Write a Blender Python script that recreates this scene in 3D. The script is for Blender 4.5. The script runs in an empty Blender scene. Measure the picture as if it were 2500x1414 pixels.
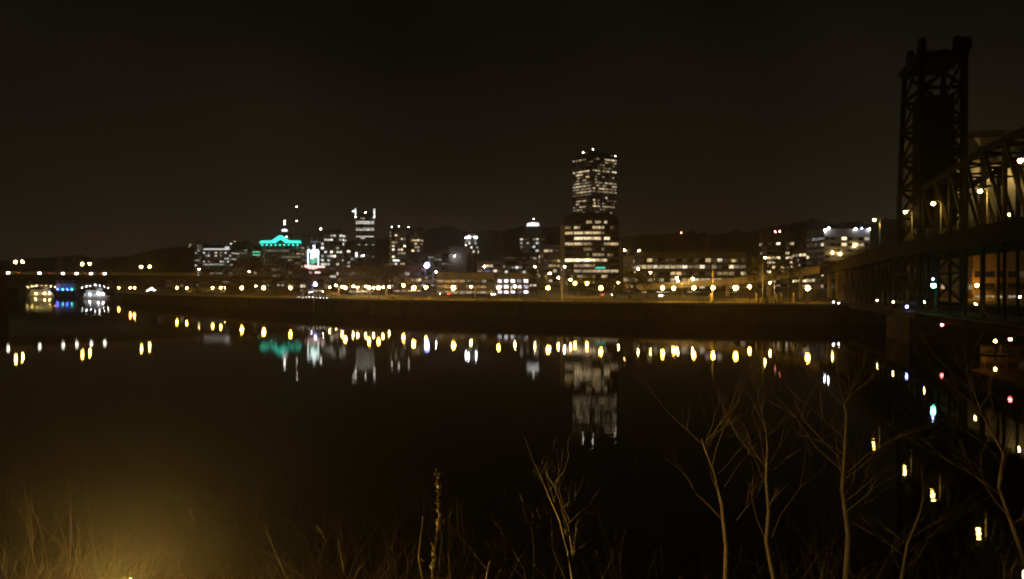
import bpy, math, random
from mathutils import Vector, Matrix

random.seed(7)
R = random.Random(11)
sc = bpy.context.scene
col = sc.collection
F = 2165.0           # focal length in pixels of the 2500 px wide photograph
HZ = 694.0           # horizon row
CAMZ = 12.0          # metres above the river

# ------------------------------------------------------------------ camera, sky, exposure
cam_d = bpy.data.cameras.new('camera')
cam = bpy.data.objects.new('camera', cam_d)
col.objects.link(cam)
sc.camera = cam
cam_d.sensor_width = 36.0
cam_d.lens = 36.0 * F / 2500.0
cam_d.clip_start = 0.1
cam_d.clip_end = 12000.0
cam.location = (0, 0, CAMZ)
cam.rotation_euler = (math.radians(90) - (707 - HZ) / F, 0, 0)
cam_d.dof.use_dof = True
cam_d.dof.focus_distance = 2.6
cam_d.dof.aperture_fstop = 5.6
cam_d.dof.aperture_blades = 6

world = bpy.data.worlds.new('World')
sc.world = world
world.use_nodes = True
wn = world.node_tree.nodes
wl = world.node_tree.links
bg = wn['Background']
sky = wn.new('ShaderNodeTexSky')
sky.sky_type = 'NISHITA'
sky.sun_disc = False
sky.sun_elevation = math.radians(-8.0)
sky.sun_rotation = math.radians(200.0)
# city glow on a low overcast: brownish everywhere, a little stronger low over the town
tc = wn.new('ShaderNodeTexCoord')
sx = wn.new('ShaderNodeSeparateXYZ')
wl.new(tc.outputs['Generated'], sx.inputs[0])
ramp = wn.new('ShaderNodeValToRGB')
ramp.color_ramp.elements[0].position = 0.0
ramp.color_ramp.elements[0].color = (0.0142, 0.0106, 0.0068, 1)
ramp.color_ramp.elements[1].position = 0.36
ramp.color_ramp.elements[1].color = (0.0027, 0.0020, 0.0012, 1)
e = ramp.color_ramp.elements.new(0.14)
e.color = (0.0082, 0.0060, 0.0038, 1)
wl.new(sx.outputs['Z'], ramp.inputs[0])
cl = wn.new('ShaderNodeTexNoise')
cl.inputs['Scale'].default_value = 3.2
cl.inputs['Detail'].default_value = 4
wl.new(tc.outputs['Generated'], cl.inputs['Vector'])
mr = wn.new('ShaderNodeMapRange')
mr.inputs['From Min'].default_value = 0.3
mr.inputs['From Max'].default_value = 0.7
mr.inputs['To Min'].default_value = 0.62
mr.inputs['To Max'].default_value = 1.38
wl.new(cl.outputs['Fac'], mr.inputs['Value'])
mul = wn.new('ShaderNodeVectorMath')
mul.operation = 'SCALE'
wl.new(ramp.outputs['Color'], mul.inputs[0])
wl.new(mr.outputs[0], mul.inputs['Scale'])
add = wn.new('ShaderNodeVectorMath')
add.operation = 'ADD'
dim = wn.new('ShaderNodeVectorMath')
dim.operation = 'SCALE'
dim.inputs['Scale'].default_value = 0.02
wl.new(sky.outputs['Color'], dim.inputs[0])
wl.new(mul.outputs[0], add.inputs[0])
wl.new(dim.outputs[0], add.inputs[1])
wl.new(add.outputs[0], bg.inputs['Color'])
bg.inputs['Strength'].default_value = 1.0

sc.view_settings.view_transform = 'Standard'
sc.view_settings.look = 'None'
sc.view_settings.gamma = 1.0
sc.view_settings.exposure = 0.0
sc.view_settings.use_curve_mapping = False
sc.render.engine = 'CYCLES'
cy = sc.cycles
cy.use_denoising = True
cy.denoising_prefilter = 'ACCURATE'
cy.max_bounces = 5
cy.diffuse_bounces = 2
cy.glossy_bounces = 3
cy.transmission_bounces = 2
cy.sample_clamp_indirect = 3.0
cy.caustics_reflective = False
cy.caustics_refractive = False
cy.use_light_tree = True


# ------------------------------------------------------------------ helpers
def at(x, y, Y):
    """point at depth Y (metres ahead) seen at photograph pixel x, y"""
    return Vector(((x - 1250) / F * Y, Y, CAMZ + (HZ - y) / F * Y))


def px(n, Y):
    return n * Y / F


class MB:
    def __init__(s):
        s.v, s.f = [], []

    def quad(s, a, b, c, d):
        n = len(s.v)
        s.v += [tuple(a), tuple(b), tuple(c), tuple(d)]
        s.f.append((n, n + 1, n + 2, n + 3))

    def box(s, lo, hi):
        n = len(s.v)
        (a, b, c), (d, e_, g) = lo, hi
        s.v += [(a, b, c), (d, b, c), (d, e_, c), (a, e_, c), (a, b, g), (d, b, g), (d, e_, g), (a, e_, g)]
        for q in ((0, 3, 2, 1), (4, 5, 6, 7), (0, 1, 5, 4), (1, 2, 6, 5), (2, 3, 7, 6), (3, 0, 4, 7)):
            s.f.append(tuple(n + i for i in q))
        return s

    def tube(s, pts, rad, k=6, cap=True):
        """tapered tube along a list of points"""
        n0 = len(s.v)
        pts = [Vector(p) for p in pts]
        for i, p in enumerate(pts):
            t = (pts[min(i + 1, len(pts) - 1)] - pts[max(i - 1, 0)])
            if t.length < 1e-9:
                t = Vector((0, 0, 1))
            t.normalize()
            a = t.cross(Vector((0.13, 0.31, 0.94) if abs(t.z) < 0.9 else (1, 0.1, 0))).normalized()
            b = t.cross(a)
            r = rad[i] if isinstance(rad, (list, tuple)) else rad
            for j in range(k):
                an = 2 * math.pi * j / k
                s.v.append(tuple(p + (a * math.cos(an) + b * math.sin(an)) * r))
        for i in range(len(pts) - 1):
            for j in range(k):
                j2 = (j + 1) % k
                s.f.append((n0 + i * k + j, n0 + i * k + j2, n0 + (i + 1) * k + j2, n0 + (i + 1) * k + j))
        if cap:
            s.f.append(tuple(n0 + j for j in range(k))[::-1])
            s.f.append(tuple(n0 + (len(pts) - 1) * k + j for j in range(k)))
        return s

    def bar(s, a, b, w, h=None):
        """square bar between two points"""
        a, b = Vector(a), Vector(b)
        h = h or w
        t = (b - a).normalized()
        side = t.cross(Vector((0, 0, 1)))
        if side.length < 1e-3:
            side = Vector((1, 0, 0))
        side.normalize()
        up = side.cross(t)
        n = len(s.v)
        for p in (a, b):
            for i, j in ((-1, -1), (1, -1), (1, 1), (-1, 1)):
                s.v.append(tuple(p + side * (w / 2 * i) + up * (h / 2 * j)))
        for q in ((0, 1, 5, 4), (1, 2, 6, 5), (2, 3, 7, 6), (3, 0, 4, 7), (3, 2, 1, 0), (4, 5, 6, 7)):
            s.f.append(tuple(n + i for i in q))
        return s

    def lathe(s, prof, k=12, c=(0, 0, 0)):
        n0 = len(s.v)
        for r, z in prof:
            for j in range(k):
                an = 2 * math.pi * j / k
                s.v.append((c[0] + r * math.cos(an), c[1] + r * math.sin(an), c[2] + z))
        for i in range(len(prof) - 1):
            for j in range(k):
                j2 = (j + 1) % k
                s.f.append((n0 + i * k + j, n0 + i * k + j2, n0 + (i + 1) * k + j2, n0 + (i + 1) * k + j))
        s.f.append(tuple(n0 + j for j in range(k))[::-1])
        s.f.append(tuple(n0 + (len(prof) - 1) * k + j for j in range(k)))
        return s

    def prism(s, poly, z0, z1):
        n = len(s.v)
        m = len(poly)
        s.v += [(p[0], p[1], z0) for p in poly] + [(p[0], p[1], z1) for p in poly]
        s.f.append(tuple(n + i for i in range(m))[::-1])
        s.f.append(tuple(n + m + i for i in range(m)))
        for i in range(m):
            j = (i + 1) % m
            s.f.append((n + i, n + j, n + m + j, n + m + i))
        return s

    def slab(s, poly, y0, y1):
        """polygon in x,z extruded in y"""
        n = len(s.v)
        m = len(poly)
        s.v += [(p[0], y0, p[1]) for p in poly] + [(p[0], y1, p[1]) for p in poly]
        s.f.append(tuple(n + i for i in range(m)))
        s.f.append(tuple(n + m + i for i in range(m))[::-1])
        for i in range(m):
            j = (i + 1) % m
            s.f.append((n + j, n + i, n + m + i, n + m + j))
        return s

    def mesh(s, name, mat, smooth=False):
        me = bpy.data.meshes.new(name)
        me.from_pydata(s.v, [], s.f)
        if mat:
            me.materials.append(mat)
        if smooth:
            me.polygons.foreach_set('use_smooth', [True] * len(me.polygons))
        me.update()
        return me

    def build(s, name, mat, parent=None, smooth=False):
        return put(s.mesh(name, mat, smooth), name, parent)


def put(me, name, parent=None, loc=None, rz=None, scale=None):
    o = bpy.data.objects.new(name, me)
    col.objects.link(o)
    if parent:
        o.parent = parent
    if loc is not None:
        o.location = loc
    if rz is not None:
        o.rotation_euler = (0, 0, rz)
    if scale is not None:
        o.scale = scale
    return o


def tag(o, label=None, cat=None, group=None, kind=None):
    if label:
        o['label'] = label
    if cat:
        o['category'] = cat
    if group:
        o['group'] = group
    if kind:
        o['kind'] = kind
    return o


def thing(name, label, cat, loc=(0, 0, 0), rz=0.0, group=None):
    return tag(put(None, name, None, loc, rz), label, cat, group)


def copy_tree(o, parent=None):
    c = o.copy()
    col.objects.link(c)
    c.parent = parent
    for ch in o.children:
        copy_tree(ch, c)
    return c


# ------------------------------------------------------------------ materials
def mat(name, color, rough=0.8, var=0.25, scale=1.0, metal=0.0, bump=0.0, spec=0.3):
    m = bpy.data.materials.new(name)
    m.use_nodes = True
    n, l = m.node_tree.nodes, m.node_tree.links
    p = n['Principled BSDF']
    p.inputs['Roughness'].default_value = rough
    p.inputs['Metallic'].default_value = metal
    p.inputs['Specular IOR Level'].default_value = spec
    t = n.new('ShaderNodeTexCoord')
    nz = n.new('ShaderNodeTexNoise')
    nz.inputs['Scale'].default_value = scale
    nz.inputs['Detail'].default_value = 5
    l.new(t.outputs['Object'], nz.inputs['Vector'])
    r = n.new('ShaderNodeValToRGB')
    r.color_ramp.elements[0].position = 0.3
    r.color_ramp.elements[1].position = 0.7
    r.color_ramp.elements[0].color = [c * (1 - var) for c in color] + [1]
    r.color_ramp.elements[1].color = [min(1, c * (1 + var)) for c in color] + [1]
    l.new(nz.outputs['Fac'], r.inputs[0])
    l.new(r.outputs[0], p.inputs['Base Color'])
    if bump:
        b = n.new('ShaderNodeBump')
        b.inputs['Strength'].default_value = bump
        b.inputs['Distance'].default_value = 0.05
        l.new(nz.outputs['Fac'], b.inputs['Height'])
        l.new(b.outputs[0], p.inputs['Normal'])
    return m


def emit(name, color, strength, sample=True):
    m = bpy.data.materials.new(name)
    m.use_nodes = True
    n, l = m.node_tree.nodes, m.node_tree.links
    p = n['Principled BSDF']
    p.inputs['Base Color'].default_value = (0.05, 0.05, 0.05, 1)
    p.inputs['Emission Color'].default_value = (*color, 1)
    p.inputs['Emission Strength'].default_value = strength
    m.cycles.emission_sampling = 'FRONT' if sample else 'NONE'
    return m


def window_mat():
    m = bpy.data.materials.new('lit_window')
    m.use_nodes = True
    n, l = m.node_tree.nodes, m.node_tree.links
    p = n['Principled BSDF']
    p.inputs['Base Color'].default_value = (0.02, 0.02, 0.02, 1)
    p.inputs['Roughness'].default_value = 0.15
    oi = n.new('ShaderNodeObjectInfo')
    l.new(oi.outputs['Color'], p.inputs['Emission Color'])
    # uneven room behind the pane: ceiling fittings, blinds
    t = n.new('ShaderNodeTexCoord')
    nz = n.new('ShaderNodeTexNoise')
    nz.inputs['Scale'].default_value = 3.0
    off = n.new('ShaderNodeVectorMath')
    off.operation = 'ADD'
    l.new(t.outputs['Generated'], off.inputs[0])
    l.new(oi.outputs['Location'], off.inputs[1])
    l.new(off.outputs[0], nz.inputs['Vector'])
    mrr = n.new('ShaderNodeMapRange')
    mrr.inputs['From Min'].default_value = 0.3
    mrr.inputs['From Max'].default_value = 0.7
    mrr.inputs['To Min'].default_value = 0.3
    mrr.inputs['To Max'].default_value = 4.2
    l.new(nz.outputs['Fac'], mrr.inputs['Value'])
    l.new(mrr.outputs[0], p.inputs['Emission Strength'])
    m.cycles.emission_sampling = 'NONE'
    return m


def water_mat():
    m = bpy.data.materials.new('river_water')
    m.use_nodes = True
    n, l = m.node_tree.nodes, m.node_tree.links
    n.remove(n['Principled BSDF'])
    body = n.new('ShaderNodeBsdfDiffuse')
    body.inputs['Color'].default_value = (0.006, 0.005, 0.004, 1)
    gl = n.new('ShaderNodeBsdfGlossy')
    gl.inputs['Color'].default_value = (0.66, 0.64, 0.60, 1)
    gl.inputs['Roughness'].default_value = 0.014
    fr = n.new('ShaderNodeFresnel')
    fr.inputs['IOR'].default_value = 1.33
    mx = n.new('ShaderNodeMixShader')
    l.new(fr.outputs[0], mx.inputs[0])
    l.new(body.outputs[0], mx.inputs[1])
    l.new(gl.outputs[0], mx.inputs[2])
    l.new(mx.outputs[0], n['Material Output'].inputs['Surface'])
    t = n.new('ShaderNodeTexCoord')
    mp = n.new('ShaderNodeMapping')
    mp.inputs['Scale'].default_value = (0.8, 1.3, 1.0)
    mp.inputs['Rotation'].default_value = (0, 0, 0.5)
    l.new(t.outputs['Object'], mp.inputs['Vector'])
    n1 = n.new('ShaderNodeTexNoise')
    n1.inputs['Scale'].default_value = 0.55
    n1.inputs['Detail'].default_value = 4
    n1.inputs['Roughness'].default_value = 0.55
    l.new(mp.outputs[0], n1.inputs['Vector'])
    b = n.new('ShaderNodeBump')
    b.inputs['Strength'].default_value = 1.0
    b.inputs['Distance'].default_value = 0.0055
    l.new(n1.outputs['Fac'], b.inputs['Height'])
    l.new(b.outputs[0], gl.inputs['Normal'])
    l.new(b.outputs[0], fr.inputs['Normal'])
    return m


M = dict(
    water=water_mat(),
    grass=mat('park_grass', (0.115, 0.105, 0.045), 0.95, 0.35, 0.25, bump=0.3),
    soil=mat('bank_soil', (0.075, 0.055, 0.035), 0.95, 0.4, 0.8, bump=0.5),
    asphalt=mat('asphalt', (0.05, 0.05, 0.05), 0.85, 0.25, 0.4),
    paint=mat('road_paint', (0.7, 0.68, 0.6), 0.7, 0.15, 3),
    paving=mat('paving', (0.24, 0.22, 0.19), 0.85, 0.2, 0.6),
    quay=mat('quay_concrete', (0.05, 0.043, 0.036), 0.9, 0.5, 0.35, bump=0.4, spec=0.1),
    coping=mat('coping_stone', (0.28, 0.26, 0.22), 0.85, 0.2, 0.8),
    hill=mat('forested_hill', (0.03, 0.035, 0.02), 1.0, 0.5, 0.02),
    concrete=mat('pale_concrete', (0.30, 0.28, 0.25), 0.85, 0.2, 0.2),
    grey=mat('grey_panel', (0.20, 0.20, 0.20), 0.7, 0.2, 0.15),
    brown=mat('brown_stone', (0.19, 0.13, 0.095), 0.8, 0.25, 0.2),
    dark=mat('dark_cladding', (0.075, 0.065, 0.055), 0.6, 0.25, 0.2),
    pink=mat('pink_granite', (0.26, 0.175, 0.145), 0.55, 0.15, 0.15),
    brick=mat('red_brick', (0.20, 0.085, 0.055), 0.9, 0.3, 0.5),
    cream=mat('cream_render', (0.42, 0.36, 0.27), 0.85, 0.15, 0.3),
    glass=mat('dark_glass', (0.012, 0.013, 0.014), 0.12, 0.2, 0.3, spec=0.6),
    roof=mat('roofing', (0.06, 0.055, 0.05), 0.9, 0.3, 0.3, spec=0.1),
    steel=mat('black_steel', (0.016, 0.015, 0.014), 0.9, 0.3, 1.5, spec=0.03),
    rust=mat('weathered_steel', (0.035, 0.027, 0.021), 0.85, 0.35, 1.2, spec=0.06),
    pole=mat('grey_lamp_pole', (0.28, 0.27, 0.25), 0.5, 0.15, 3, metal=0.4),
    iron=mat('dark_iron', (0.05, 0.05, 0.05), 0.5, 0.2, 3, metal=0.5),
    bark=mat('bark', (0.017, 0.013, 0.0095), 0.95, 0.35, 6, bump=0.5),
    barkd=mat('dark_bark', (0.06, 0.048, 0.036), 0.95, 0.35, 3),
    leaf=mat('dark_leaf', (0.05, 0.06, 0.022), 0.8, 0.4, 0.6),
    dryleaf=mat('dry_leaf', (0.17, 0.13, 0.07), 0.85, 0.3, 3),
    twig=mat('twig', (0.014, 0.010, 0.007), 0.9, 0.35, 4),
    twigb=mat('dry_brush', (0.16, 0.115, 0.06), 0.9, 0.35, 4),
    twigd=mat('dark_twig', (0.032, 0.023, 0.014), 0.9, 0.35, 4),
    straw=mat('straw_stalk', (0.42, 0.36, 0.24), 0.9, 0.25, 8),
    white=mat('white_paint', (0.75, 0.75, 0.74), 0.5, 0.06, 2),
    window=window_mat(),
    stone=mat('standing_stone', (0.38, 0.35, 0.29), 0.9, 0.2, 1.0, bump=0.5),
)
SOD = (1.0, 0.60, 0.17)
WARM = (1.0, 0.80, 0.48)
COOL = (0.85, 0.88, 1.0)
LM = dict(
    sod=emit('sodium_globe', (1.0, 0.47, 0.048), 330),
    sodhi=emit('sodium_luminaire', (1.0, 0.62, 0.12), 190),
    street=emit('street_luminaire', (1.0, 0.68, 0.22), 270),
    white=emit('white_luminaire', (0.92, 0.93, 1.0), 260),
    blue=emit('blue_white_luminaire', (0.30, 0.34, 1.0), 75),
    green=emit('green_signal_lens', (0.10, 1.0, 0.55), 150),
    red=emit('red_signal_lens', (1.0, 0.10, 0.10), 60),
    redsm=emit('red_beacon_lens', (1.0, 0.25, 0.2), 40, False),
    path=emit('path_lamp_globe', (1.0, 0.56, 0.11), 8000),
    path2=emit('path_lamp_globe', (1.0, 0.60, 0.14), 90),
    smallw=emit('small_white_lens', (1.0, 0.92, 0.8), 22, False),
    head=emit('headlight_lens', (1.0, 0.93, 0.8), 30, False),
    tail=emit('tail_lens', (1.0, 0.05, 0.03), 12, False),
    teal=emit('teal_neon', (0.06, 0.95, 0.70), 1.6),
    neonw=emit('white_neon', (0.80, 1.0, 1.0), 2.6),
    neong=emit('green_neon', (0.22, 1.0, 0.55), 1.0),
    neonp=emit('pink_neon', (1.0, 0.55, 0.50), 2.0),
    dim=emit('added_pane_glow', (1.0, 0.74, 0.42), 0.035, False),
    cornice=emit('cornice_lighting', (0.95, 0.93, 0.92), 0.8),
    crown=emit('crown_lighting', (0.95, 0.97, 1.0), 1.7),
    tealwash=emit('added_teal_wash', (0.04, 0.95, 0.68), 14),
    bluef=emit('blue_flood', (0.03, 0.05, 1.0), 260),
    tealf=emit('teal_flood', (0.05, 0.6, 0.75), 60),
    greenf=emit('green_flood', (0.05, 0.75, 0.42), 60),
)


# ------------------------------------------------------------------ the setting: river, banks, hills
mb = MB()
mb.quad((-4000, -300, 0), (2500, -300, 0), (2500, 3600, 0), (-4000, 3600, 0))
tag(mb.build('river_water', M['water']), kind='structure')

QUAY = [(900, 215), (420, 226), (230, 240), (150, 254), (110, 265), (95, 271), (58, 283), (21, 300), (-38, 334), (-77, 367),
        (-122, 418), (-175, 484), (-228, 556), (-278, 634), (-330, 740), (-420, 960), (-560, 1250), (-900, 1500), (-3600, 1900)]
V = Vector((0.35, 0.937))
OFF = [(0.0, 6.0), (4, 6.02), (9, 6.05), (20, 6.25), (40, 7.0), (44, 7.0), (60, 7.05), (66, 7.2), (150, 8), (300, 10), (600, 13), (1000, 16), (1600, 22)]


def ground_z(off):
    for (a, za), (b, zb) in zip(OFF, OFF[1:]):
        if a <= off <= b:
            return za + (zb - za) * (off - a) / (b - a)
    return OFF[-1][1]


def quay_pt(i, off):
    q = QUAY[i]
    return Vector((q[0] + V.x * off, q[1] + V.y * off, 0))


def off_of(p):
    """how far behind the quay edge a ground point lies, along V"""
    best = None
    for (ax, ay), (bx, by) in zip(QUAY, QUAY[1:]):
        dx, dy = bx - ax, by - ay
        det = dx * (-V.y) - dy * (-V.x)
        rx, ry = p[0] - ax, p[1] - ay
        # ax + t*dx + o*V = p
        den = dx * V.y - dy * V.x
        if abs(den) < 1e-9:
            continue
        t = (rx * V.y - ry * V.x) / den
        o = (dx * ry - dy * rx) / den
        if -1e-6 <= t <= 1 + 1e-6:
            best = o
    return best if best is not None else 200.0


def gz(p):
    return ground_z(max(0, off_of(p)))


def strip(o0, o1, name, m, dz=0.0, i0=0, i1=None, kind='structure', sub=6):
    b = MB()
    i1 = len(QUAY) - 1 if i1 is None else i1
    offs = [o for o, _ in OFF if o0 < o < o1]
    offs = [o0] + offs + [o1]
    rows = []
    for o in offs:
        row = []
        for i in range(i0, i1 + 1):
            p = quay_pt(i, o)
            p.z = ground_z(o) + dz
            row.append(p)
        rows.append(row)
    for r0, r1 in zip(rows, rows[1:]):
        for k in range(len(r0) - 1):
            b.quad(r0[k + 1], r0[k], r1[k], r1[k + 1])
    return tag(b.build(name, m), kind=kind)


strip(0.0, 1600, 'park_ground', M['grass'])
strip(3.5, 8.5, 'esplanade_path', M['paving'], 0.012)
strip(44, 58, 'riverside_road', M['asphalt'], 0.010)
b = MB()
for i in range(3, 14):
    p0, p1 = quay_pt(i, 51), quay_pt(i + 1, 51)
    n = int((p1 - p0).length / 9)
    for k in range(n):
        a = p0.lerp(p1, k / n)
        c = p0.lerp(p1, (k + 0.35) / n)
        z = 7.043
        b.quad((a.x - .1, a.y - .1, z), (c.x - .1, c.y - .1, z), (c.x + .1, c.y + .1, z), (a.x + .1, a.y + .1, z))
tag(b.build('lane_marking', M['paint']), kind='structure')

# east bank where the photographer stands
def shore(x):
    if x < -4:
        return 20.0 + (-4 - x) * 0.55
    if x < 10:
        return 20.0
    return 20.0 + (x - 10) * 0.85


def bank_z(x, y):
    d = y - (shore(x) - 20.0)
    prof = [(-40, 10.6), (1.0, 10.35), (4.0, 9.7), (6.5, 8.4), (8.2, 5.2), (10.5, 5.1), (12.0, 4.7), (20.0, -0.1), (26, -2.5)]
    z = prof[0][1] if d < prof[0][0] else prof[-1][1]
    for (a, za), (c, zb) in zip(prof, prof[1:]):
        if a <= d <= c:
            z = za + (zb - za) * (d - a) / (c - a)
            break
    wob = 0.12 * math.sin(x * 1.7 + y * 0.9) + 0.1 * math.sin(x * 0.6 - y * 2.1)
    return z + (wob if not 8.0 < d < 11 else 0.0)


b = MB()
xs = [-80 + 1.4 * i for i in range(130)]
ys = [-40, -20, -8, -3] + [-1 + 0.9 * i for i in range(80)]
idx = {}
for i, x in enumerate(xs):
    for j, y in enumerate(ys):
        yy = y + (shore(x) - 20.0)
        idx[i, j] = len(b.v)
        b.v.append((x, yy, bank_z(x, yy)))
for i in range(len(xs) - 1):
    for j in range(30):
        b.f.append((idx[i, j], idx[i + 1, j], idx[i + 1, j + 1], idx[i, j + 1]))
tag(b.build('river_bank', M['soil'], smooth=True), kind='structure')

# west hills behind the town
SKYL = [(-900, 640), (-200, 640), (0, 634), (250, 630), (430, 607), (600, 597), (800, 590), (960, 578), (1100, 566), (1250, 560),
        (1400, 562), (1530, 576), (1700, 577), (1850, 560), (2000, 548), (2150, 540), (2300, 545), (2500, 560), (3200, 590)]


def skyline(x):
    for (a, ya), (c, yb) in zip(SKYL, SKYL[1:]):
        if a <= x <= c:
            t = (x - a) / (c - a)
            t = t * t * (3 - 2 * t)
            return ya + (yb - ya) * t
    return 640


b = MB()
NX = 260
rows = []
for k, (Yd, fr) in enumerate([(1500, 0.0), (1650, 0.28), (1800, 0.55), (1950, 0.8), (2100, 0.95), (2250, 1.0), (2500, 0.7)]):
    row = []
    for i in range(NX + 1):
        x = -900 + 4100 * i / NX
        top = CAMZ + (HZ - skyline(x)) / F * 2250
        wob = 1 + 0.05 * math.sin(x * 0.021 + k) + 0.03 * math.sin(x * 0.063 + 2 * k) + 0.02 * math.sin(x * 0.17 + k)
        zz = 6 + (top - 6) * fr * wob + (R.uniform(-2.2, 2.2) if fr > .2 else 0)
        row.append(Vector(((x - 1250) / F * Yd, Yd, zz)))
    rows.append(row)
for r0, r1 in zip(rows, rows[1:]):
    for i in range(NX):
        b.quad(r0[i], r0[i + 1], r1[i + 1], r1[i])
tag(b.build('wooded_hills', M['hill'], smooth=True), kind='structure')


def hill_point(x, y):
    """a spot on the hill face seen at pixel x, y"""
    fr = max(0.05, min(0.95, (690 - y) / max(20, 690 - skyline(x))))
    Yd = 1500 + 640 * fr
    return at(x, y, Yd)


# quay wall along the far bank
wall = thing('quay_wall', 'long dark concrete quay wall along the far bank', 'quay wall', (0, 0, 0))
b, cp, rl = MB(), MB(), MB()
for i in range(3, len(QUAY) - 2):
    p0, p1 = quay_pt(i, 0), quay_pt(i + 1, 0)
    d = (p1 - p0)
    L = d.length
    n = max(1, int(L / 9))
    dn = d.normalized()
    nrm = Vector((-dn.y, dn.x, 0))      # towards the river
    if nrm.y > 0:
        nrm = -nrm
    for k in range(n):
        a, c = p0.lerp(p1, k / n), p0.lerp(p1, (k + 1) / n)
        a2, c2 = a + dn * 0.06, c - dn * 0.06
        o = nrm * R.uniform(0.20, 0.26)
        f = nrm * 0.9
        b.quad(a2 + o + Vector((0, 0, 5.55)), a2 + f + Vector((0, 0, -1)), c2 + f + Vector((0, 0, -1)), c2 + o + Vector((0, 0, 5.55)))
        b.quad(a - dn * .2 - nrm * .1 + Vector((0, 0, 5.9)), a - dn * .2 + f * .6 + Vector((0, 0, -1)), c + dn * .2 + f * .6 + Vector((0, 0, -1)), c + dn * .2 - nrm * .1 + Vector((0, 0, 5.9)))
        cp.bar(a2 + nrm * .1 + Vector((0, 0, 5.86)), c2 + nrm * .1 + Vector((0, 0, 5.86)), 0.8, 0.62)
        for q in range(3):
            s = a.lerp(c, q / 3)
            rl.bar(s + Vector((0, 0, 6.1)), s + Vector((0, 0, 7.15)), 0.08)
        rl.bar(a + Vector((0, 0, 7.15)), c + Vector((0, 0, 7.15)), 0.09)
        rl.bar(a + Vector((0, 0, 6.65)), c + Vector((0, 0, 6.65)), 0.05)
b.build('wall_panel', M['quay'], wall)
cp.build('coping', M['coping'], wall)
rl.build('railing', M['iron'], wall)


# ------------------------------------------------------------------ lamps
def sphere_mesh(name, r, m, k=10, rows_=6):
    b = MB()
    prof = []
    for i in range(rows_ + 1):
        a = -math.pi / 2 + math.pi * i / rows_
        prof.append((max(0.02 * r, r * math.cos(a)), r * math.sin(a)))
    b.lathe(prof, k)
    return b.mesh(name, m, True)


GLOBE = {}


def globe(kind, r):
    key = (kind, round(r, 3))
    if key not in GLOBE:
        GLOBE[key] = sphere_mesh('globe', r, LM[kind], 8, 5)
    return GLOBE[key]


POLE = {}


def post_lamp(top, base_z, kind, r, label, group, name='lamp_post', cat='lamp post', pole='iron'):
    """single-globe post lamp: tapered pole, collar, globe, cap"""
    t = thing(name, label, cat, (top[0], top[1], base_z), 0, group)
    h = top[2] - base_z
    key = (round(h, 1), pole)
    if key not in POLE:
        b = MB().lathe([(0.20, 0), (0.20, 0.25), (0.12, 0.45), (0.075, h * 0.6), (0.06, h - 0.35)], 8)
        b2 = MB().lathe([(0.06, h - 0.35), (0.15, h - 0.28), (0.16, h - 0.2), (0.08, h - 0.18)], 8)
        POLE[key] = (b.mesh('pole', M[pole], True), b2.mesh('collar', M[pole]))
    put(POLE[key][0], 'pole', t)
    put(POLE[key][1], 'collar', t)
    put(globe(kind, r), 'globe', t, (0, 0, h))
    return t


def arm_lamp(top, base_z, kind, label, group, side=(-1, 0), arm=1.8, size=0.32, name='street_lamp', cat='street lamp', pole='pole'):
    """cobra-head street lamp: pole, curved arm, hooded head, glowing lens; top = the lens"""
    t = thing(name, label, cat, (top[0] - side[0] * arm, top[1] - side[1] * arm, base_z), 0, group)
    h = top[2] - base_z
    MB().lathe([(0.2, 0), (0.2, 0.3), (0.13, 0.5), (0.08, h + 0.1)], 8).build('pole', M[pole], t, True)
    pts = [Vector((side[0] * arm * u, side[1] * arm * u, h + 0.1 + 0.45 * math.sin(u * math.pi * 0.55))) for u in (0, .3, .6, 1)]
    MB().tube(pts, [0.07, 0.06, 0.05, 0.05], 6).build('arm', M[pole], t)
    hd = MB().lathe([(0.06, 0.35), (size * 0.9, 0.22), (size * 1.05, 0.05), (size * 1.05, 0.0)], 8, (side[0] * arm, side[1] * arm, h + 0.15))
    hd = hd.build('hood', M['iron'], t)
    put(globe(kind, size), 'lens', hd, (side[0] * arm, side[1] * arm, h))
    return t


QX = [290, 318, 328, 432, 456, 519, 539, 590, 644, 709, 843, 901, 924, 1010, 1107, 1217, 1338, 1467, 1618, 1694, 1741, 1796, 1972]


def on_quay(x, off=2.2):
    """where the sight line at pixel column x crosses the quay edge, moved inland"""
    k = (x - 1250) / F
    for (ax, ay), (bx, by) in zip(QUAY, QUAY[1:]):
        ax, ay, bx, by = ax + V.x * off, ay + V.y * off, bx + V.x * off, by + V.y * off
        fa, fb = ax - k * ay, bx - k * by
        if fa * fb <= 0 and ay > 0:
            t = fa / (fa - fb)
            return Vector((ax + (bx - ax) * t, ay + (by - ay) * t, 0))
    return Vector((k * 400, 400, 0))


for x in QX:
    p = on_quay(x, 2.4)
    r = 0.42 if x < 600 else 0.52
    if x in (1972, 1796, 1010, 1107, 644, 590):
        r = 0.66
    yy = 703 + (0.5 if x > 1900 else 0)
    p.z = CAMZ - (yy - HZ) / F * p.y
    post_lamp(p, 6.05, 'sod', r, 'black post lamp with amber globe on the riverside quay', 'amber lamps along the quay')

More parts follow.
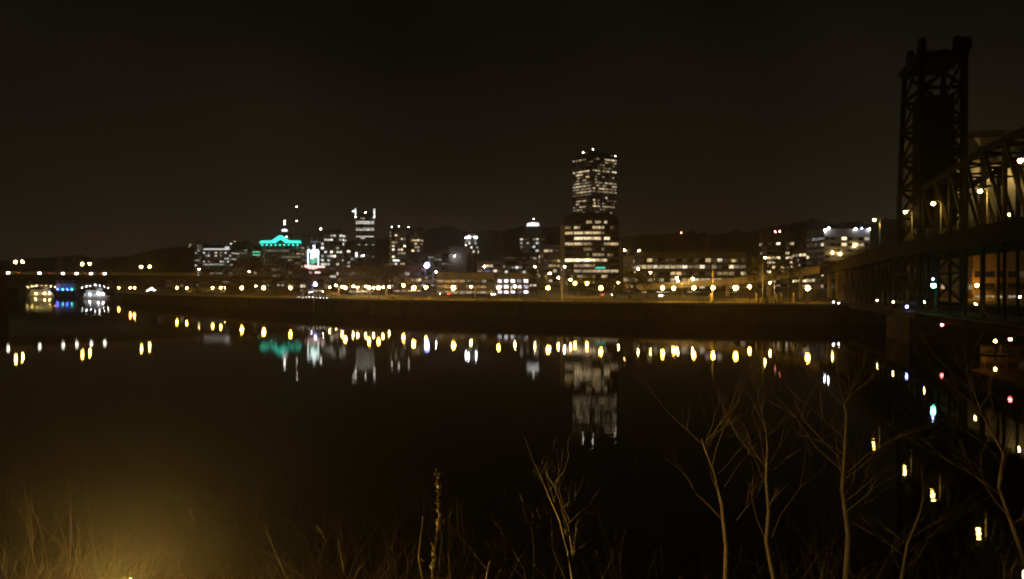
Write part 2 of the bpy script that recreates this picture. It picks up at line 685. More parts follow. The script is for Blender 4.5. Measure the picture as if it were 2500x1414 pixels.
# streets behind the park
STREET = [(624, 698, 60, 'street'), (486, 657, 90, 'street'), (609, 663, 70, 'street'), (1645, 704, 16, 'sod'), (862, 699, 30, 'street'), (835, 700, 28, 'street'), (873, 702, 26, 'street'), (893, 699, 34, 'street'), (912, 702, 30, 'street'), (935, 701, 30, 'street'), (950, 700, 50, 'street'), (1150, 700, 24, 'street'), (1257, 699, 24, 'street'), (1510, 690, 50, 'street'), (550, 703, 40, 'street'), (1880, 690, 40, 'street'), (1830, 700, 30, 'sod'), (1040, 702, 25, 'sod'),
          (985, 697, 40, 'sod'), (1378, 651, 130, 'white'), (1363, 678, 70, 'street'), (1393, 683, 60, 'street'), (1652, 679, 70, 'street'), (1655, 686, 45, 'street'),
          (1588, 666, 90, 'street'), (1868, 629, 140, 'street'), (1404, 692, 48, 'sod'), (1433, 692, 48, 'sod'), (1560, 612, 210, 'street'), (1525, 611, 230, 'street'),
          (1558, 657, 110, 'street'), (1691, 681, 60, 'street'), (770, 694, 20, 'white'), (805, 701, 35, 'street'), (820, 697, 45, 'street'),
          (1065, 664, 90, 'white'), (2385, 697, 40, 'sod'), (2430, 690, 70, 'street'), (1306, 651, 150, 'street'), (1342, 667, 80, 'street'), (1182, 651, 160, 'street')]
for x, y, off, kind in STREET:
    p = on_quay(x, off)
    p.z = CAMZ + (HZ - y) / F * p.y
    zb = gz(p)
    sd = (-1, 0) if R.random() < .5 else (1, 0)
    if kind == 'sod':
        post_lamp(p, zb, 'sod', 0.5, 'amber globe lamp on a post beside the riverside road', 'amber lamps beside the road')
    elif kind == 'street':
        arm_lamp(p, zb, 'street', 'tall hooded street lamp with warm lens between the city blocks', 'street lamps in the town', sd, 1.6, 0.36)
    else:
        arm_lamp(p, zb, 'white' if x != 770 else 'blue', 'tall street lamp with cold white lens near the old town', 'cold white street lamps', sd, 1.5, 0.8 if x == 770 else 0.34)

# ------------------------------------------------------------------ buildings
PANE = MB().box((-0.5, -0.06, -0.5), (0.5, 0.03, 0.5)).mesh('pane', M['window'])


def pane(parent, loc, rz, w, h, colr, s):
    o = put(PANE, 'window', parent, loc, rz, (w, 1, h))
    o.color = (colr[0] * s, colr[1] * s, colr[2] * s, 1)
    return o


DIM = MB()


def dim_part(t):
    """unlit panes of one building with their added faint glow, joined"""
    if DIM.f:
        tag(DIM.build('dim_glazing', LM['dim'], t), kind='stuff')
    DIM.v, DIM.f = [], []


def facade(t, org, u, length, z0, floors, fh, bays, bw, lit, tint, wall_m, glz, frm, sill=0.32, wh=0.52, maxn=300, cnt=None, gain=1.0, wfrac=0.82):
    """one face: glazing strips, frame grid and lit panes. org = lower-left corner (local), u = direction along the face"""
    u = Vector(u)
    nrm = Vector((u.y, -u.x, 0))
    rz = math.atan2(u.y, u.x)
    org = Vector(org)
    for fl in range(floors):
        z = z0 + fl * fh + fh * sill
        a = org + u * 0.4 + nrm * 0.03
        c = org + u * (length - 0.4) + nrm * 0.03
        glz.quad((a.x, a.y, z), (c.x, c.y, z), (c.x, c.y, z + fh * wh), (a.x, a.y, z + fh * wh))
        row = lit[fl] if fl < len(lit) else []
        for k in range(bays):
            d = row[k] if k < len(row) else 0
            if d and (cnt is None or cnt[0] < maxn):
                p = org + u * ((k + 0.5) * bw) + nrm * 0.07
                tn = tint[R.randrange(len(tint))]
                pane(t, (p.x, p.y, z + fh * wh / 2), rz, bw * wfrac, fh * wh * 0.92, tn, d * gain)
                if cnt is not None:
                    cnt[0] += 1
            elif not d and R.random() < .45:  # unlit panes get a faint added glow to enrich the facade
                a_ = org + u * ((k + .12) * bw) + nrm * 0.06
                c_ = org + u * ((k + .88) * bw) + nrm * 0.06
                DIM.quad((a_.x, a_.y, z + .1), (c_.x, c_.y, z + .1), (c_.x, c_.y, z + fh * wh - .1), (a_.x, a_.y, z + fh * wh - .1))
    for k in range(bays + 1):
        p = org + u * min(max(k * bw, 0.2), length - 0.2) + nrm * 0.12
        frm.bar((p.x, p.y, z0), (p.x, p.y, z0 + floors * fh), 0.22, 0.24)
    for fl in range(floors + 1):
        a = org + nrm * 0.10
        c = org + u * length + nrm * 0.10
        z = z0 + fl * fh
        frm.bar((a.x, a.y, z), (c.x, c.y, z), 0.2, fh * 0.3)


def rand_lit(floors, bays, p_off, p_run, amp=1.0):
    out = []
    for fl in range(floors):
        r = R.random()
        row = [0] * bays
        if r < p_off:
            if R.random() < 0.35:
                row[R.randrange(bays)] = R.uniform(.1, .8) * amp
        elif r < p_off + p_run:
            a = R.randrange(bays)
            c = min(bays, a + R.randint(2, max(3, bays)))
            s = R.uniform(.12, .5) * amp
            for k in range(a, c):
                row[k] = s * R.uniform(.6, 1.3)
        else:
            for k in range(bays):
                if R.random() < 0.28:
                    row[k] = R.choice((.1, .2, .35, .6, .95)) * amp
        out.append(row)
    return out


WT = [(1, .74, .40), (1, .68, .34), (1, .80, .48), (1, .86, .62)]
WC = [(1, .95, .86), (.92, .98, .92), (1, .88, .66)]


def building(name, label, x0, x1, ytop, Y, depth=None, yaw=0.0, fh=3.4, bw=3.0, p_off=.45, p_run=.2, wall='dark', tint=WT, gain=1.0,
             base=5.0, lit_front=None, group=None, roof_units=2, parapet=True, top_floors_off=0, wh=0.52, cat='building', front_z0=None, wfrac=.82, blank=False):
    span = px(x1 - x0, Y)
    ya = math.radians(yaw)
    depth = depth or span * 0.7
    W = max(4.0, (span - depth * abs(math.sin(ya))) / math.cos(ya))
    h = CAMZ + (HZ - ytop) / F * Y - base
    cx = ((x0 + x1) / 2 - 1250) / F * Y
    # centre of the footprint, set back so that the nearest corner is at about Y
    cyy = Y + (W * abs(math.sin(ya)) + depth * math.cos(ya)) / 2
    cx *= cyy / Y * 0.5 + 0.5
    t = thing(name, label, cat, (cx, cyy, base), ya, group)
    hw, hd = W / 2, depth / 2
    b = MB().box((-hw, -hd, 0), (hw, hd, h))
    b.build('wall', M[wall], t)
    if parapet:
        pb = MB()
        for lo, hi in (((-hw - .15, -hd - .15, h + .004), (hw + .15, -hd + .35, h + .9)), ((-hw - .15, hd - .35, h + .004), (hw + .15, hd + .15, h + .9)),
                       ((-hw - .15, -hd + .35, h + .004), (-hw + .35, hd - .35, h + .9)), ((hw - .35, -hd + .35, h + .004), (hw + .15, hd - .35, h + .9))):
            pb.box(lo, hi)
        pb.build('parapet', M[wall], t)
    for k in range(roof_units):
        ux, uy = R.uniform(-.5, .3) * W, R.uniform(-.2, .3) * depth
        uw, uh = R.uniform(.12, .28) * W, R.uniform(1.6, 3.2)
        MB().box((ux, uy, h + .002), (ux + uw, uy + min(depth * .25, 8), h + uh)).build('rooftop_unit', M['roof'], t)
    z0 = 3.8 if front_z0 is None else front_z0
    nf = max(1, int((h - z0 - 1.0) / fh))
    glz, frm = MB(), MB()
    cnt = [0]
    for org, u, L in () if blank else (((-hw, -hd, 0), (1, 0, 0), W), ((hw, -hd, 0), (0, 1, 0), depth), ((-hw, hd, 0), (0, -1, 0), depth)):
        nb = max(2, int(L / bw))
        if lit_front is not None and u == (1, 0, 0):
            lit = lit_front(nf, nb)
        else:
            lit = rand_lit(nf, nb, p_off, p_run)
        for q in range(top_floors_off):
            if nf - 1 - q >= 0:
                lit[nf - 1 - q] = [0] * nb
        facade(t, org, u, L, z0, nf, fh, nb, L / nb, lit, tint, M[wall], glz, frm, cnt=cnt, gain=gain, wh=wh, wfrac=wfrac)
    if Y < 720 and not blank and front_z0 is None:
        nb = max(3, int(W / 3.6))
        for k in range(nb):
            if R.random() < .6:
                pane(t, (-hw + (k + .5) * W / nb, -hd - .1, 2.3 - (base - 5) * 0 + 1.0), 0, W / nb * .75, 1.9, WT[R.randrange(4)], R.uniform(.1, .6))
    if not blank:
        glz.build('glazing', M['glass'], t)
        frm.build('facade_frame', M[wall], t)
        dim_part(t)
    t['_h'], t['_w'], t['_d'] = h, W, depth
    return t


def beacon(parent, loc, kind='smallw', r=0.5, name='roof_light'):
    return put(globe(kind, r), name, parent, loc)


# --- the tall pink tower: two faces meeting at a corner
Yt = 950.0
corner = at(1447, HZ, Yt)
th = math.radians(36)
Lr, Ll = 34.5, 33.0
T = thing('office_tower', 'tallest tower, pink granite slab with rows of lit office windows', 'skyscraper', (corner.x, corner.y, 6.0), th)
topz = CAMZ + (HZ - 377) / F * Yt - 6
MB().box((0, 0, 0), (Lr, Ll, topz)).build('wall', M['pink'], T)
MB().box((3, 3, topz + .003), (Lr - 3, Ll - 3, topz + 3.2)).build('penthouse', M['dark'], T)
PR = ["0330045597", "0000033044", "0002200020", "0011233100", "3950455099", "0030000000", "0300200040", "0300000000", "0342043433",
      "0330220044", "5046543332", "2022343434", "0000000000", "0000090000", "8030001111", "6020400010", "9950554430", "0003300000", "0110000200", "0200300010"]
PL = ["334200", "000001", "000000", "000000", "989680", "066010", "033060", "030300", "542222", "465431", "342222", "246435", "111111", "000000",
      "035500", "040000", "304400", "133000", "010200", "200100"]
fh = 7.25 * Yt / F
nf = int((topz - 8) / fh)
z0 = topz - 3.0 - nf * fh


def rowsfrom(P, n, nb, s=0.085):
    out = []
    for fl in range(n):
        k = n - 1 - fl
        if k < len(P):
            out.append([int(ch) * s * R.choice((.25, .7, 1.0, 1.3)) for ch in P[k] for _ in (0, 1)])
        else:
            out.append([0] * nb)      # lower floors stand behind the domed office
    return out


glz, frm = MB(), MB()
cnt = [0]
facade(T, (0, 0, 0), (1, 0, 0), Lr, z0, nf, fh, 20, Lr / 20, rowsfrom(PR, nf, 20), WT, M['pink'], glz, frm, cnt=cnt, wfrac=.78, gain=.72, maxn=220)
facade(T, (0, Ll, 0), (0, -1, 0), Ll, z0, nf, fh, 12, Ll / 12, rowsfrom(PL, nf, 12), WT, M['pink'], glz, frm, cnt=cnt, wfrac=.8, gain=.72, maxn=330)
facade(T, (Lr, 0, 0), (0, 1, 0), Ll, z0, nf, fh, 8, Ll / 8, rand_lit(nf, 8, .4, .3), WT, M['pink'], glz, frm, cnt=cnt)
glz.build('glazing', M['glass'], T)
dim_part(T)
frm.build('facade_frame', M['pink'], T)
beacon(T, (2, 18, topz + 4.2), r=.6)
beacon(T, (4, 4, topz + 6), r=.6)
beacon(T, (Lr - 1, 1, topz + 1.0), r=.5)

# --- round-topped office block in front of it: bowed front, dark domed roof
Yo = 500.0
cx = at(1446, HZ, Yo).x
O = thing('office_block', 'dark domed office block with bowed front before the tall pink tower', 'office building', (cx, Yo + 4, 6.0))
half = px(66, Yo)
fhh = px(13.3, Yo)
OR = ["000000043033050000", "210520000435400100", "665666365554100000", "000888878898099000", "456554221000023533", "000000121000100000",
      "000000010223202100", "999999999932230000", "000212333200000000", "000320233344443333", "001022000000660000", "000000000000000000"]
zt = CAMZ + (HZ - 536) / F * Yo - 6      # top of the windowed part
nfl = len(OR)
NB = 18
bow = 3.2


def bowpt(s, extra=0.0):
    """point on the bowed front, s in -1..1"""
    return Vector((s * (half + extra), -bow * (1 - s * s) - extra, 0))


poly = [bowpt(-1 + 2 * i / 24) for i in range(25)] + [Vector((half, 24, 0)), Vector((-half, 24, 0))]
MB().prism([(p.x, p.y) for p in poly], 0, zt).build('wall', M['dark'], O)
dm = MB()
Ztop = CAMZ + (HZ - 517) / F * Yo - 6
prev = None
for i in range(9):
    u = i / 8
    z = zt + .004 + (Ztop - zt) * math.sin(u * math.pi / 2)
    sc_ = math.cos(u * math.pi / 2) * 0.55 + 0.45 if i < 8 else 0.40
    ring = [(p.x * sc_, 8 + (p.y - 8) * sc_, z) for p in poly]
    n0 = len(dm.v)
    dm.v += ring
    if prev is not None:
        m_ = len(poly)
        for j in range(m_):
            j2 = (j + 1) % m_
            dm.f.append((prev + j, prev + j2, n0 + j2, n0 + j))
    prev = n0
dm.f.append(tuple(range(prev, prev + len(poly))))
dm.build('domed_roof', M['roof'], O, True)
glz, frm = MB(), MB()
for fl in range(nfl):
    zc = zt - (fl + 0.45) * fhh
    if zc < 1.5:
        continue
    for k in range(NB):
        s0, s1 = -1 + 2 * k / NB, -1 + 2 * (k + 1) / NB
        a, c = bowpt(s0, .03), bowpt(s1, .03)
        glz.quad((a.x, a.y, zc - .8), (c.x, c.y, zc - .8), (c.x, c.y, zc + .8), (a.x, a.y, zc + .8))
        d = int(OR[fl][k])
        if d:
            mid = (a + c) / 2
            u = c - a
            w = u.length
            nn = Vector((u.y, -u.x, 0)).normalized()
            mid = mid + nn * 0.07
            pane(O, (mid.x, mid.y, zc), math.atan2(u.y, u.x), w * (.98 if k % 3 == 1 else .93), 1.45, WT[R.randrange(3)], d * .065 * R.uniform(.7, 1.3) * (1.9 if fl == 7 else 1))
    for k in range(24):
        a, c = bowpt(-1 + 2 * k / 24, .12), bowpt(-1 + 2 * (k + 1) / 24, .12)
        frm.bar((a.x, a.y, zc - fhh / 2), (c.x, c.y, zc - fhh / 2), .25, 1.1)
for k in range(0, NB + 1, 3):
    p = bowpt(-1 + 2 * k / NB, .15)
    frm.bar((p.x, p.y, 0), (p.x, p.y, zt), .5, .5)
glz.build('glazing', M['glass'], O)
frm.build('facade_frame', M['dark'], O)
cpil = MB().box((-half - 2.6, -.6, 0), (-half - .02, 1.6, zt - 3))
cpil.build('corner_pillar', M['concrete'], O)
MB().box((half + .02, -.2, 0), (half + 1.6, 1.6, zt - 12)).build('corner_pillar', M['concrete'], O)
# teal sign low on the front
sg = MB()
sp = at(1466, 654, Yo) - Vector((cx, Yo + 4, 6.0))
for k in range(4):
    u = -2.6 + 1.4 * k
    yv = bowpt((sp.x + u) / half, .5).y
    sg.tube([(sp.x + u, yv - .3, sp.z - .45), (sp.x + u + .35, yv - .3, sp.z + .2), (sp.x + u + 1.0, yv - .3, sp.z - .1 + .25 * (k % 2)), (sp.x + u + 1.1, yv - .3, sp.z + .45)], .22, 5)
sg.build('teal_sign', LM['teal'], O)

# --- tower with two white corner light masts and rungs of light
Y8 = 1080.0
def rungs(nf, nb):
    rows_ = [[0] * nb for _ in range(nf)]
    for k, s, p in ((1, .22, .6), (3, .55, 1), (4, .5, 1), (7, .25, .7), (8, .48, 1), (12, .40, 1), (13, .5, .4), (17, .25, .4), (18, .3, .3)):
        i = nf - 1 - k
        if 0 <= i < nf:
            rows_[i] = [s * R.uniform(.7, 1.3) if R.random() < p else 0 for _ in range(nb)]
    return rows_


B = building('ladder_tower', 'slim tower with two glowing white corner masts and ladder-like lit floors', 866, 915, 524, Y8, 24, 6, 4.1 * Y8 / F * .98, 2.6, wall='dark', lit_front=rungs, tint=WC, gain=1.1, roof_units=1, cat='skyscraper')
h, w, d = B['_h'], B['_w'], B['_d']
for s in (-1, 1):
    mk = MB()
    mk.lathe([(.6, h - 12), (.75, h), (.9, h + 4.5), (1.35, h + 5.5)], 8, (s * (w / 2 + .3), -d / 2 - .6, 0))
    mk.build('corner_mast', M['white'], B)
    put(globe('smallw', .5), 'mast_light', B, (s * (w / 2 + .3), -d / 2 - 1.2, h - 3))
    MB().lathe([(.4, h + 5.52), (1.2, h + 5.9), (1.0, h + 6.8)], 8, (s * (w / 2 + .3), -d / 2 - .6, 0)).build('mast_head', LM['crown'], B)
    MB().lathe([(.3, h - 4), (1.0, h + 4.4)], 8, (s * (w / 2 + .3), -d / 2 - 1.1, 0)).build('mast_glow', LM['crown'], B)
beacon(B, (-w / 2 - 3, -d / 2, h + 4), r=.5)
beacon(B, (0.5, -d / 2, h + 2.5), r=.6)

# --- teal-roofed block
Yk = 1050.0
def rows4(nf, nb):
    out = rand_lit(nf, nb, .1, .75, .7)
    return out


B = building('teal_gabled_block', 'broad office block crowned by a glowing teal gable', 640, 738, 596, Yk, 30, 0, 3.7, 2.4, wall='grey', lit_front=rows4, roof_units=0, gain=.8)
h, w, d = B['_h'], B['_w'], B['_d']
g = MB()
q = px(1, Yk)
prof = [(-w / 2 - 1.5, 0), (-w / 2 + .6, 2.4), (-10.5, 2.6), (-1.5, 7.4), (1.5, 7.4), (10.5, 2.6), (w / 2, 2.4), (w / 2 + .8, 0), (6.2, .2), (0, 3.6), (-6.2, .2)]
prof = [(a, h + .95 + c * 1.25) for a, c in prof]
g.slab(prof, -d / 2 - .4, -d / 2 + .6)
g.build('teal_cornice', LM['teal'], B)
for k in range(-4, 5):  # teal lights added to spread the glow over the upper facade
    put(globe('tealwash', .4), 'added_teal_light', B, (k * 5.2, -d / 2 - 2.6, h - 1.2))
MB().slab([(-w / 2, h + .92), (-9, h + 2.6), (0, h + 6.6), (9, h + 2.6), (w / 2, h + .92)], -d / 2 + .62, d / 2 - .5).build('roof', M['roof'], B)
B2 = building('office_wing', 'low stepped office wing left of the teal gabled block', 608, 640, 612, Yk - 20, 26, 0, 3.7, 2.4, wall='grey', lit_front=rows4, roof_units=1, gain=.55)
hw_ = B2['_w'] / 2
for k in range(2):
    MB().box((-hw_ * .2, -13.5, B2['_h'] - 2.2 - 3.2 * k), (hw_ * .95, -13.3, B2['_h'] - 1.3 - 3.2 * k)).build('teal_strip', LM['neong'], B2)

# --- slender spired tower behind
Ys = 1250.0
S = thing('spired_tower', 'slender dark tower with lit lantern and spire behind the teal gable', 'skyscraper', (at(695, HZ, Ys).x, Ys, 6))
hs = CAMZ + (HZ - 572) / F * Ys - 6
MB().box((-9, -9, 0), (9, 9, hs)).build('wall', M['dark'], S)
MB().prism([(6 * math.cos(a * math.pi / 4), 6 * math.sin(a * math.pi / 4)) for a in range(8)], hs + .003, hs + 3.5).build('lantern', M['concrete'], S)
MB().lathe([(3.2, hs + 3.51), (4.6, hs + 4.6), (3.4, hs + 6.5), (2.4, hs + 7.2)], 8).build('lantern_light', LM['crown'], S)
MB().lathe([(2.2, hs + 7.22), (.9, hs + 12), (.25, hs + 19)], 8).build('spire', M['grey'], S)
beacon(S, (0, -.9, hs + 14.5), r=.9)
beacon(S, (0, -.6, hs + 18.2), r=1.0)
beacon(S, (5, -9.5, hs - 4), r=.7)
for dx, yy in ((3, 507), (3, 540)):
    pass
Ms = thing('radio_mast', 'thin radio mast with two small lamps right of the spired tower', 'mast', (at(725, HZ, 1500).x, 1500, 8))
hm = CAMZ + (HZ - 505) / F * 1500 - 8
b = MB()
for a in range(3):
    ca, sa = math.cos(a * 2.094), math.sin(a * 2.094)
    b.bar((1.6 * ca, 1.6 * sa, 0), (.3 * ca, .3 * sa, hm), .16)
b.build('lattice', M['iron'], Ms)
zz = MB()
for k in range(28):
    u0, u1 = k / 28, (k + 1) / 28
    r0, r1 = 1.6 - 1.3 * u0, 1.6 - 1.3 * u1
    for a in range(3):
        a0, a1 = a * 2.094, (a + 1) * 2.094
        zz.bar((r0 * math.cos(a0), r0 * math.sin(a0), hm * u0), (r1 * math.cos(a1), r1 * math.sin(a1), hm * u1), .09)
zz.build('bracing', M['iron'], Ms)
beacon(Ms, (0, -.5, hm), r=.75)
beacon(Ms, (0, -1.0, CAMZ + (HZ - 540) / F * 1500 - 8), r=.8)

# --- other blocks of the skyline
def dense(nf, nb):
    return [[(R.choice((.15, .3, .5, .9)) if R.random() < .42 else 0) for _ in range(nb)] for _ in range(nf)]


B = building('cornice_block', 'low dark block with one bright white cornice strip', 496, 566, 612, 1120, 40, 0, 3.7, 2.8, .25, .3, 'grey', WC, gain=.6, roof_units=0)
h, w, d = B['_h'], B['_w'], B['_d']
MB().box((-w / 2 + 4, -d / 2 - .6, h + 1.0), (w / 2 + .5, -d / 2 + .3, h + 2.7)).build('cornice_light', LM['cornice'], B)
MB().box((w / 2 - 5, -d / 2 - .9, h + 2.72), (w / 2, -d / 2 + .1, h + 5.0)).build('cornice_light', LM['cornice'], B)
MB().slab([(-w / 2 + 16, h + 1), (w / 2 - 2, h + 9.5), (w / 2 - 2, h + 1)], -2, d / 2).build('sloped_roof', M['grey'], B)
B = building('thin_lit_slab', 'thin pale slab tower standing alone at the foot of the hill', 477, 489, 587, 1300, 10, 0, 3.6, 2.6, .3, .4, 'concrete', WC, gain=.35, roof_units=1)
B = building('striped_dark_block', 'dark block with one vertical light strip left of the teal gable', 562, 609, 592, 1200, 24, 0, 3.6, 2.6, .75, .1, 'dark', WC, gain=.5)
h, w, d = B['_h'], B['_w'], B['_d']
MB().box((-w / 2 + 2.2, -d / 2 - .4, h - 9), (-w / 2 + 4.6, -d / 2 - .25, h - 1)).build('light_strip', LM['crown'], B)
B = building('banded_office', 'dark horizontally banded office between teal gable and gridded tower', 738, 789, 570, 1180, 26, -10, 3.6, 2.6, .55, .35, 'grey', [(.7, .8, 1)], gain=.22)
B = building('gridded_tower', 'squarish grey tower peppered with bright lit windows', 786, 838, 562, 1000, 22, 0, 4.6, 3.4, .1, .2, 'grey', WC, lit_front=dense, gain=1.1, roof_units=1, cat='skyscraper')
beacon(B, (-B['_w'] / 2, -B['_d'] / 2 - .4, B['_h'] + 1.2), r=.7)
B = building('narrow_lit_block', 'narrow low block with a column of bright windows beside the gridded tower', 840, 866, 603, 900, 16, 0, 3.8, 3.0, .1, .2, 'brown', WC, lit_front=dense, gain=1.0, roof_units=1)
B = building('white_slit_block', 'small dark block with an upright glowing slit below the ladder tower', 866, 905, 615, 760, 18, 0, 3.6, 2.6, .85, .1, 'dark', WC, gain=.6, roof_units=1)
h, w, d = B['_h'], B['_w'], B['_d']
MB().box((-w / 2 + 1.5, -d / 2 - .4, h - 4.6), (-w / 2 + 3.2, -d / 2 - .25, h - .4)).build('light_strip', LM['crown'], B)
put(globe('smallw', .5), 'wall_lamp', B, (w * .12, -d / 2 - .6, h - 3.2))
B = building('brown_twin_left', 'brown stone tower, left of a matching pair, with scattered lit windows', 947, 992, 558, 920, 20, 14, 3.7, 2.8, .5, .15, 'brown', gain=.9, roof_units=1)
beacon(B, (-B['_w'] / 2, -10, B['_h'] + 1.4), r=.45)
beacon(B, (0, -10, B['_h'] + 2.4), r=.45)
put(MB().box((-3.6, -.1, -.9), (3.6, 0, .9)).mesh('light_panel', LM['crown']), 'light_panel', B, (-B['_w'] * .2, -B['_d'] / 2 - .35, B['_h'] - 33))
B = building('brown_twin_right', 'brown stone tower, right of a matching pair, with short lit window strips', 999, 1031, 558, 950, 16, -8, 3.7, 2.8, .4, .35, 'brown', gain=.9, roof_units=1)
beacon(B, (-B['_w'] / 2 - .2, -8, B['_h'] + 1.6), r=.45)
B = building('grey_mid_block', 'mid-height grey block with two dim window bands behind a blue-lit corner', 1000, 1062, 622, 800, 24, 0, 3.6, 2.8, .45, .45, 'grey', WC, gain=.35)
B = building('blank_wall_block', 'windowless pale grey block lit by lamps beside the small domed tower', 1097, 1141, 604, 720, 16, 0, 4.0, 6.0, 1.0, 0, 'concrete', gain=.5, roof_units=1, blank=True)
arm_lamp(at(1109, 625, 716), gz(at(1109, 625, 716)), 'white', 'cold lamp standing before the windowless pale block', None, (1, 0), 1.2, .28)
B = building('low_lit_annex', 'low annex with a dim lit strip beside the windowless pale block', 1062, 1097, 612, 740, 16, 0, 3.6, 2.8, .5, .4, 'grey', WC, gain=.4, roof_units=1)

# small domed tower
Yd = 850.0
D = thing('domed_tower', 'round tower under a pale lit dome with strings of small lights', 'tower', (at(1152, HZ, Yd).x, Yd, 7))
hd_ = CAMZ + (HZ - 582) / F * Yd - 7
MB().lathe([(6.6, 0), (6.6, hd_ - 1), (7.0, hd_ - .9), (7.0, hd_)], 20).build('wall', M['dark'], D, False)
MB().lathe([(6.6, hd_ + .003), (6.2, hd_ + 1.6), (4.8, hd_ + 3.0), (2.8, hd_ + 4.0), (.2, hd_ + 4.5)], 20).build('dome', M['white'], D, True)
for k in range(9):
    a = math.radians(200 + 17.5 * k)
    pane(D, (6.7 * math.cos(a), 6.7 * math.sin(a), hd_ - 5 - 4 * (k % 3)), a + math.pi / 2, 1.6, 1.8, WC[k % 3], R.uniform(.15, .7))
for a, dz_ in ((225, -1.6), (248, -1.4), (304, -1.5)):
    put(globe('white', .42), 'dome_lamp', D, (7.9 * math.cos(math.radians(a)), 7.9 * math.sin(math.radians(a)), hd_ + dz_ + 1.7))
for k in range(7):
    beacon(D, (-6.6 * .8, -6.6 * .75, hd_ - 7 - 2.1 * k), r=.3, name='string_light')

# white crowned tower
def crownrows(nf, nb):
    return [[(R.choice((.1, .2, .45)) if R.random() < .3 else 0) for _ in range(nb)] for _ in range(nf)]


B = building('white_crowned_tower', 'grey stepped tower with a glowing white crown', 1269, 1330, 574, 880, 22, 0, 3.8, 2.8, .5, .2, 'grey', WC, lit_front=crownrows, gain=.8, roof_units=0, cat='skyscraper')
h, w, d = B['_h'], B['_w'], B['_d']
MB().box((-w * .36, -d * .36, h + .003), (w * .40, d * .36, h + 6.5)).build('upper_stage', M['grey'], B)
MB().box((-w * .26, -d * .3, h + 6.503), (w * .36, d * .3, h + 9.2)).build('upper_stage', M['grey'], B)
cr = MB()
cp_ = [(px(1, 880) * a, c) for a, c in ((-15, 0), (-13, 2.6), (0, 3.6), (14, 3.0), (16, .4))]
cr.slab([(a + .4, h + 9.25 + c) for a, c in cp_], -d * .34, -d * .1)
cr.build('crown_light', LM['crown'], B)
beacon(B, (1.5, 0, h + 17), r=.4)
MB().lathe([(.3, h + 12), (.12, h + 17)], 6, (1.5, 0, 0)).build('flagpole', M['iron'], B)

building('rear_block_of_tower', 'plain brown block under the white crowned tower with few lights', 1225, 1310, 622, 700, 24, 5, 3.6, 2.8, .4, .15, 'brown', WC, gain=.75)
building('grey_corner_block', 'grey block between white crowned tower and domed office', 1318, 1371, 601, 640, 18, 8, 3.6, 2.8, .4, .15, 'concrete', WT, gain=.7)
building('warm_office', 'pale stone block with small warm lights behind the parking garage', 1165, 1232, 640, 620, 22, -6, 3.5, 2.8, .35, .2, 'cream', WT, gain=.8)
building('old_brick_store', 'old red brick storehouse with dim arched windows behind the quay', 808, 930, 656, 500, 22, 20, 3.6, 3.2, .55, .2, 'brick', WT, gain=.5, roof_units=1)
building('brick_hotel', 'dark brick hotel with lit ground floor left of the parking garage', 938, 1030, 652, 520, 22, 16, 3.6, 3.2, .45, .25, 'brick', WT, gain=.6)
building('old_town_block', 'dark masonry block carrying the neon roof sign', 700, 806, 656, 548, 24, 24, 3.6, 3.4, .82, .1, 'brick', WT, gain=.35, roof_units=1)
building('pavilion_hall', 'low pinkish market hall with warm open bays by the quay', 440, 560, 708, 560, 16, 28, 3.8, 3.4, .1, .5, 'cream', WT, gain=.22, roof_units=0, front_z0=.6)
building('far_left_block', 'low dark block at the foot of the far bridge', 380, 470, 668, 760, 24, 10, 3.6, 3.0, .7, .15, 'brown', WT, gain=.4)
building('hillfoot_block', 'dim apartment block under the hill left of the cornice block', 560, 640, 642, 720, 22, 12, 3.4, 3.0, .7, .1, 'brown', WT, gain=.35)

# parking garage: open decks with ceiling lamps
Yg = 430.0
def garage(nf, nb):
    return [[R.uniform(.05, .35) if R.random() < .8 else 0 for _ in range(nb)] for _ in range(nf)]


B = building('parking_garage', 'open-decked parking garage with three rows of dim ceiling lights', 1068, 1208, 671, Yg, 26, 0, 2.75, 3.4, .2, .5, 'concrete', WT, lit_front=garage, gain=.55, roof_units=0, front_z0=1.4, wh=.5)
def brightgarage(nf, nb):
    return [[R.uniform(.4, 1.0) if R.random() < .85 else .1 for _ in range(nb)] for _ in range(nf)]


B = building('bright_garage_stair', 'stair wing of the garage glowing cold white through gridded openings', 1212, 1292, 672, Yg + 4, 22, 0, 2.75, 3.2, .2, .5, 'concrete', [(.9, .88, 1)], lit_front=brightgarage, gain=1.5, roof_units=0, front_z0=1.4, wh=.6, wfrac=.6)
# blue-white floodlit corner
arm_lamp(at(1042, 648, 500), gz(at(1042, 648, 500)), 'blue', 'tall mast with a cluster of blue-white lamps beside the brick hotel', None, (1, 0), .8, 1.4, 'floodlight_mast', 'floodlight')

# right part of the skyline
building('pale_corner_house', 'small pale stuccoed house right of the domed office', 1520, 1560, 628, 470, 12, -12, 3.6, 3.2, .9, .05, 'cream', WT, gain=.4, roof_units=1)
def longrows(nf, nb):
    out = []
    for fl in range(nf):
        k = nf - 1 - fl
        if k == 1:
            out.append([(.32 if i < nb * .36 else (R.choice((0, .1, .5)))) * R.uniform(.7, 1.2) for i in range(nb)])
        elif k == 3:
            out.append([(.32 if nb * .42 < i < nb * .8 else R.choice((0, 0, .15))) * R.uniform(.6, 1.3) for i in range(nb)])
        else:
            out.append([R.choice((0, 0, 0, 0, .12, .35)) for i in range(nb)])
    return out


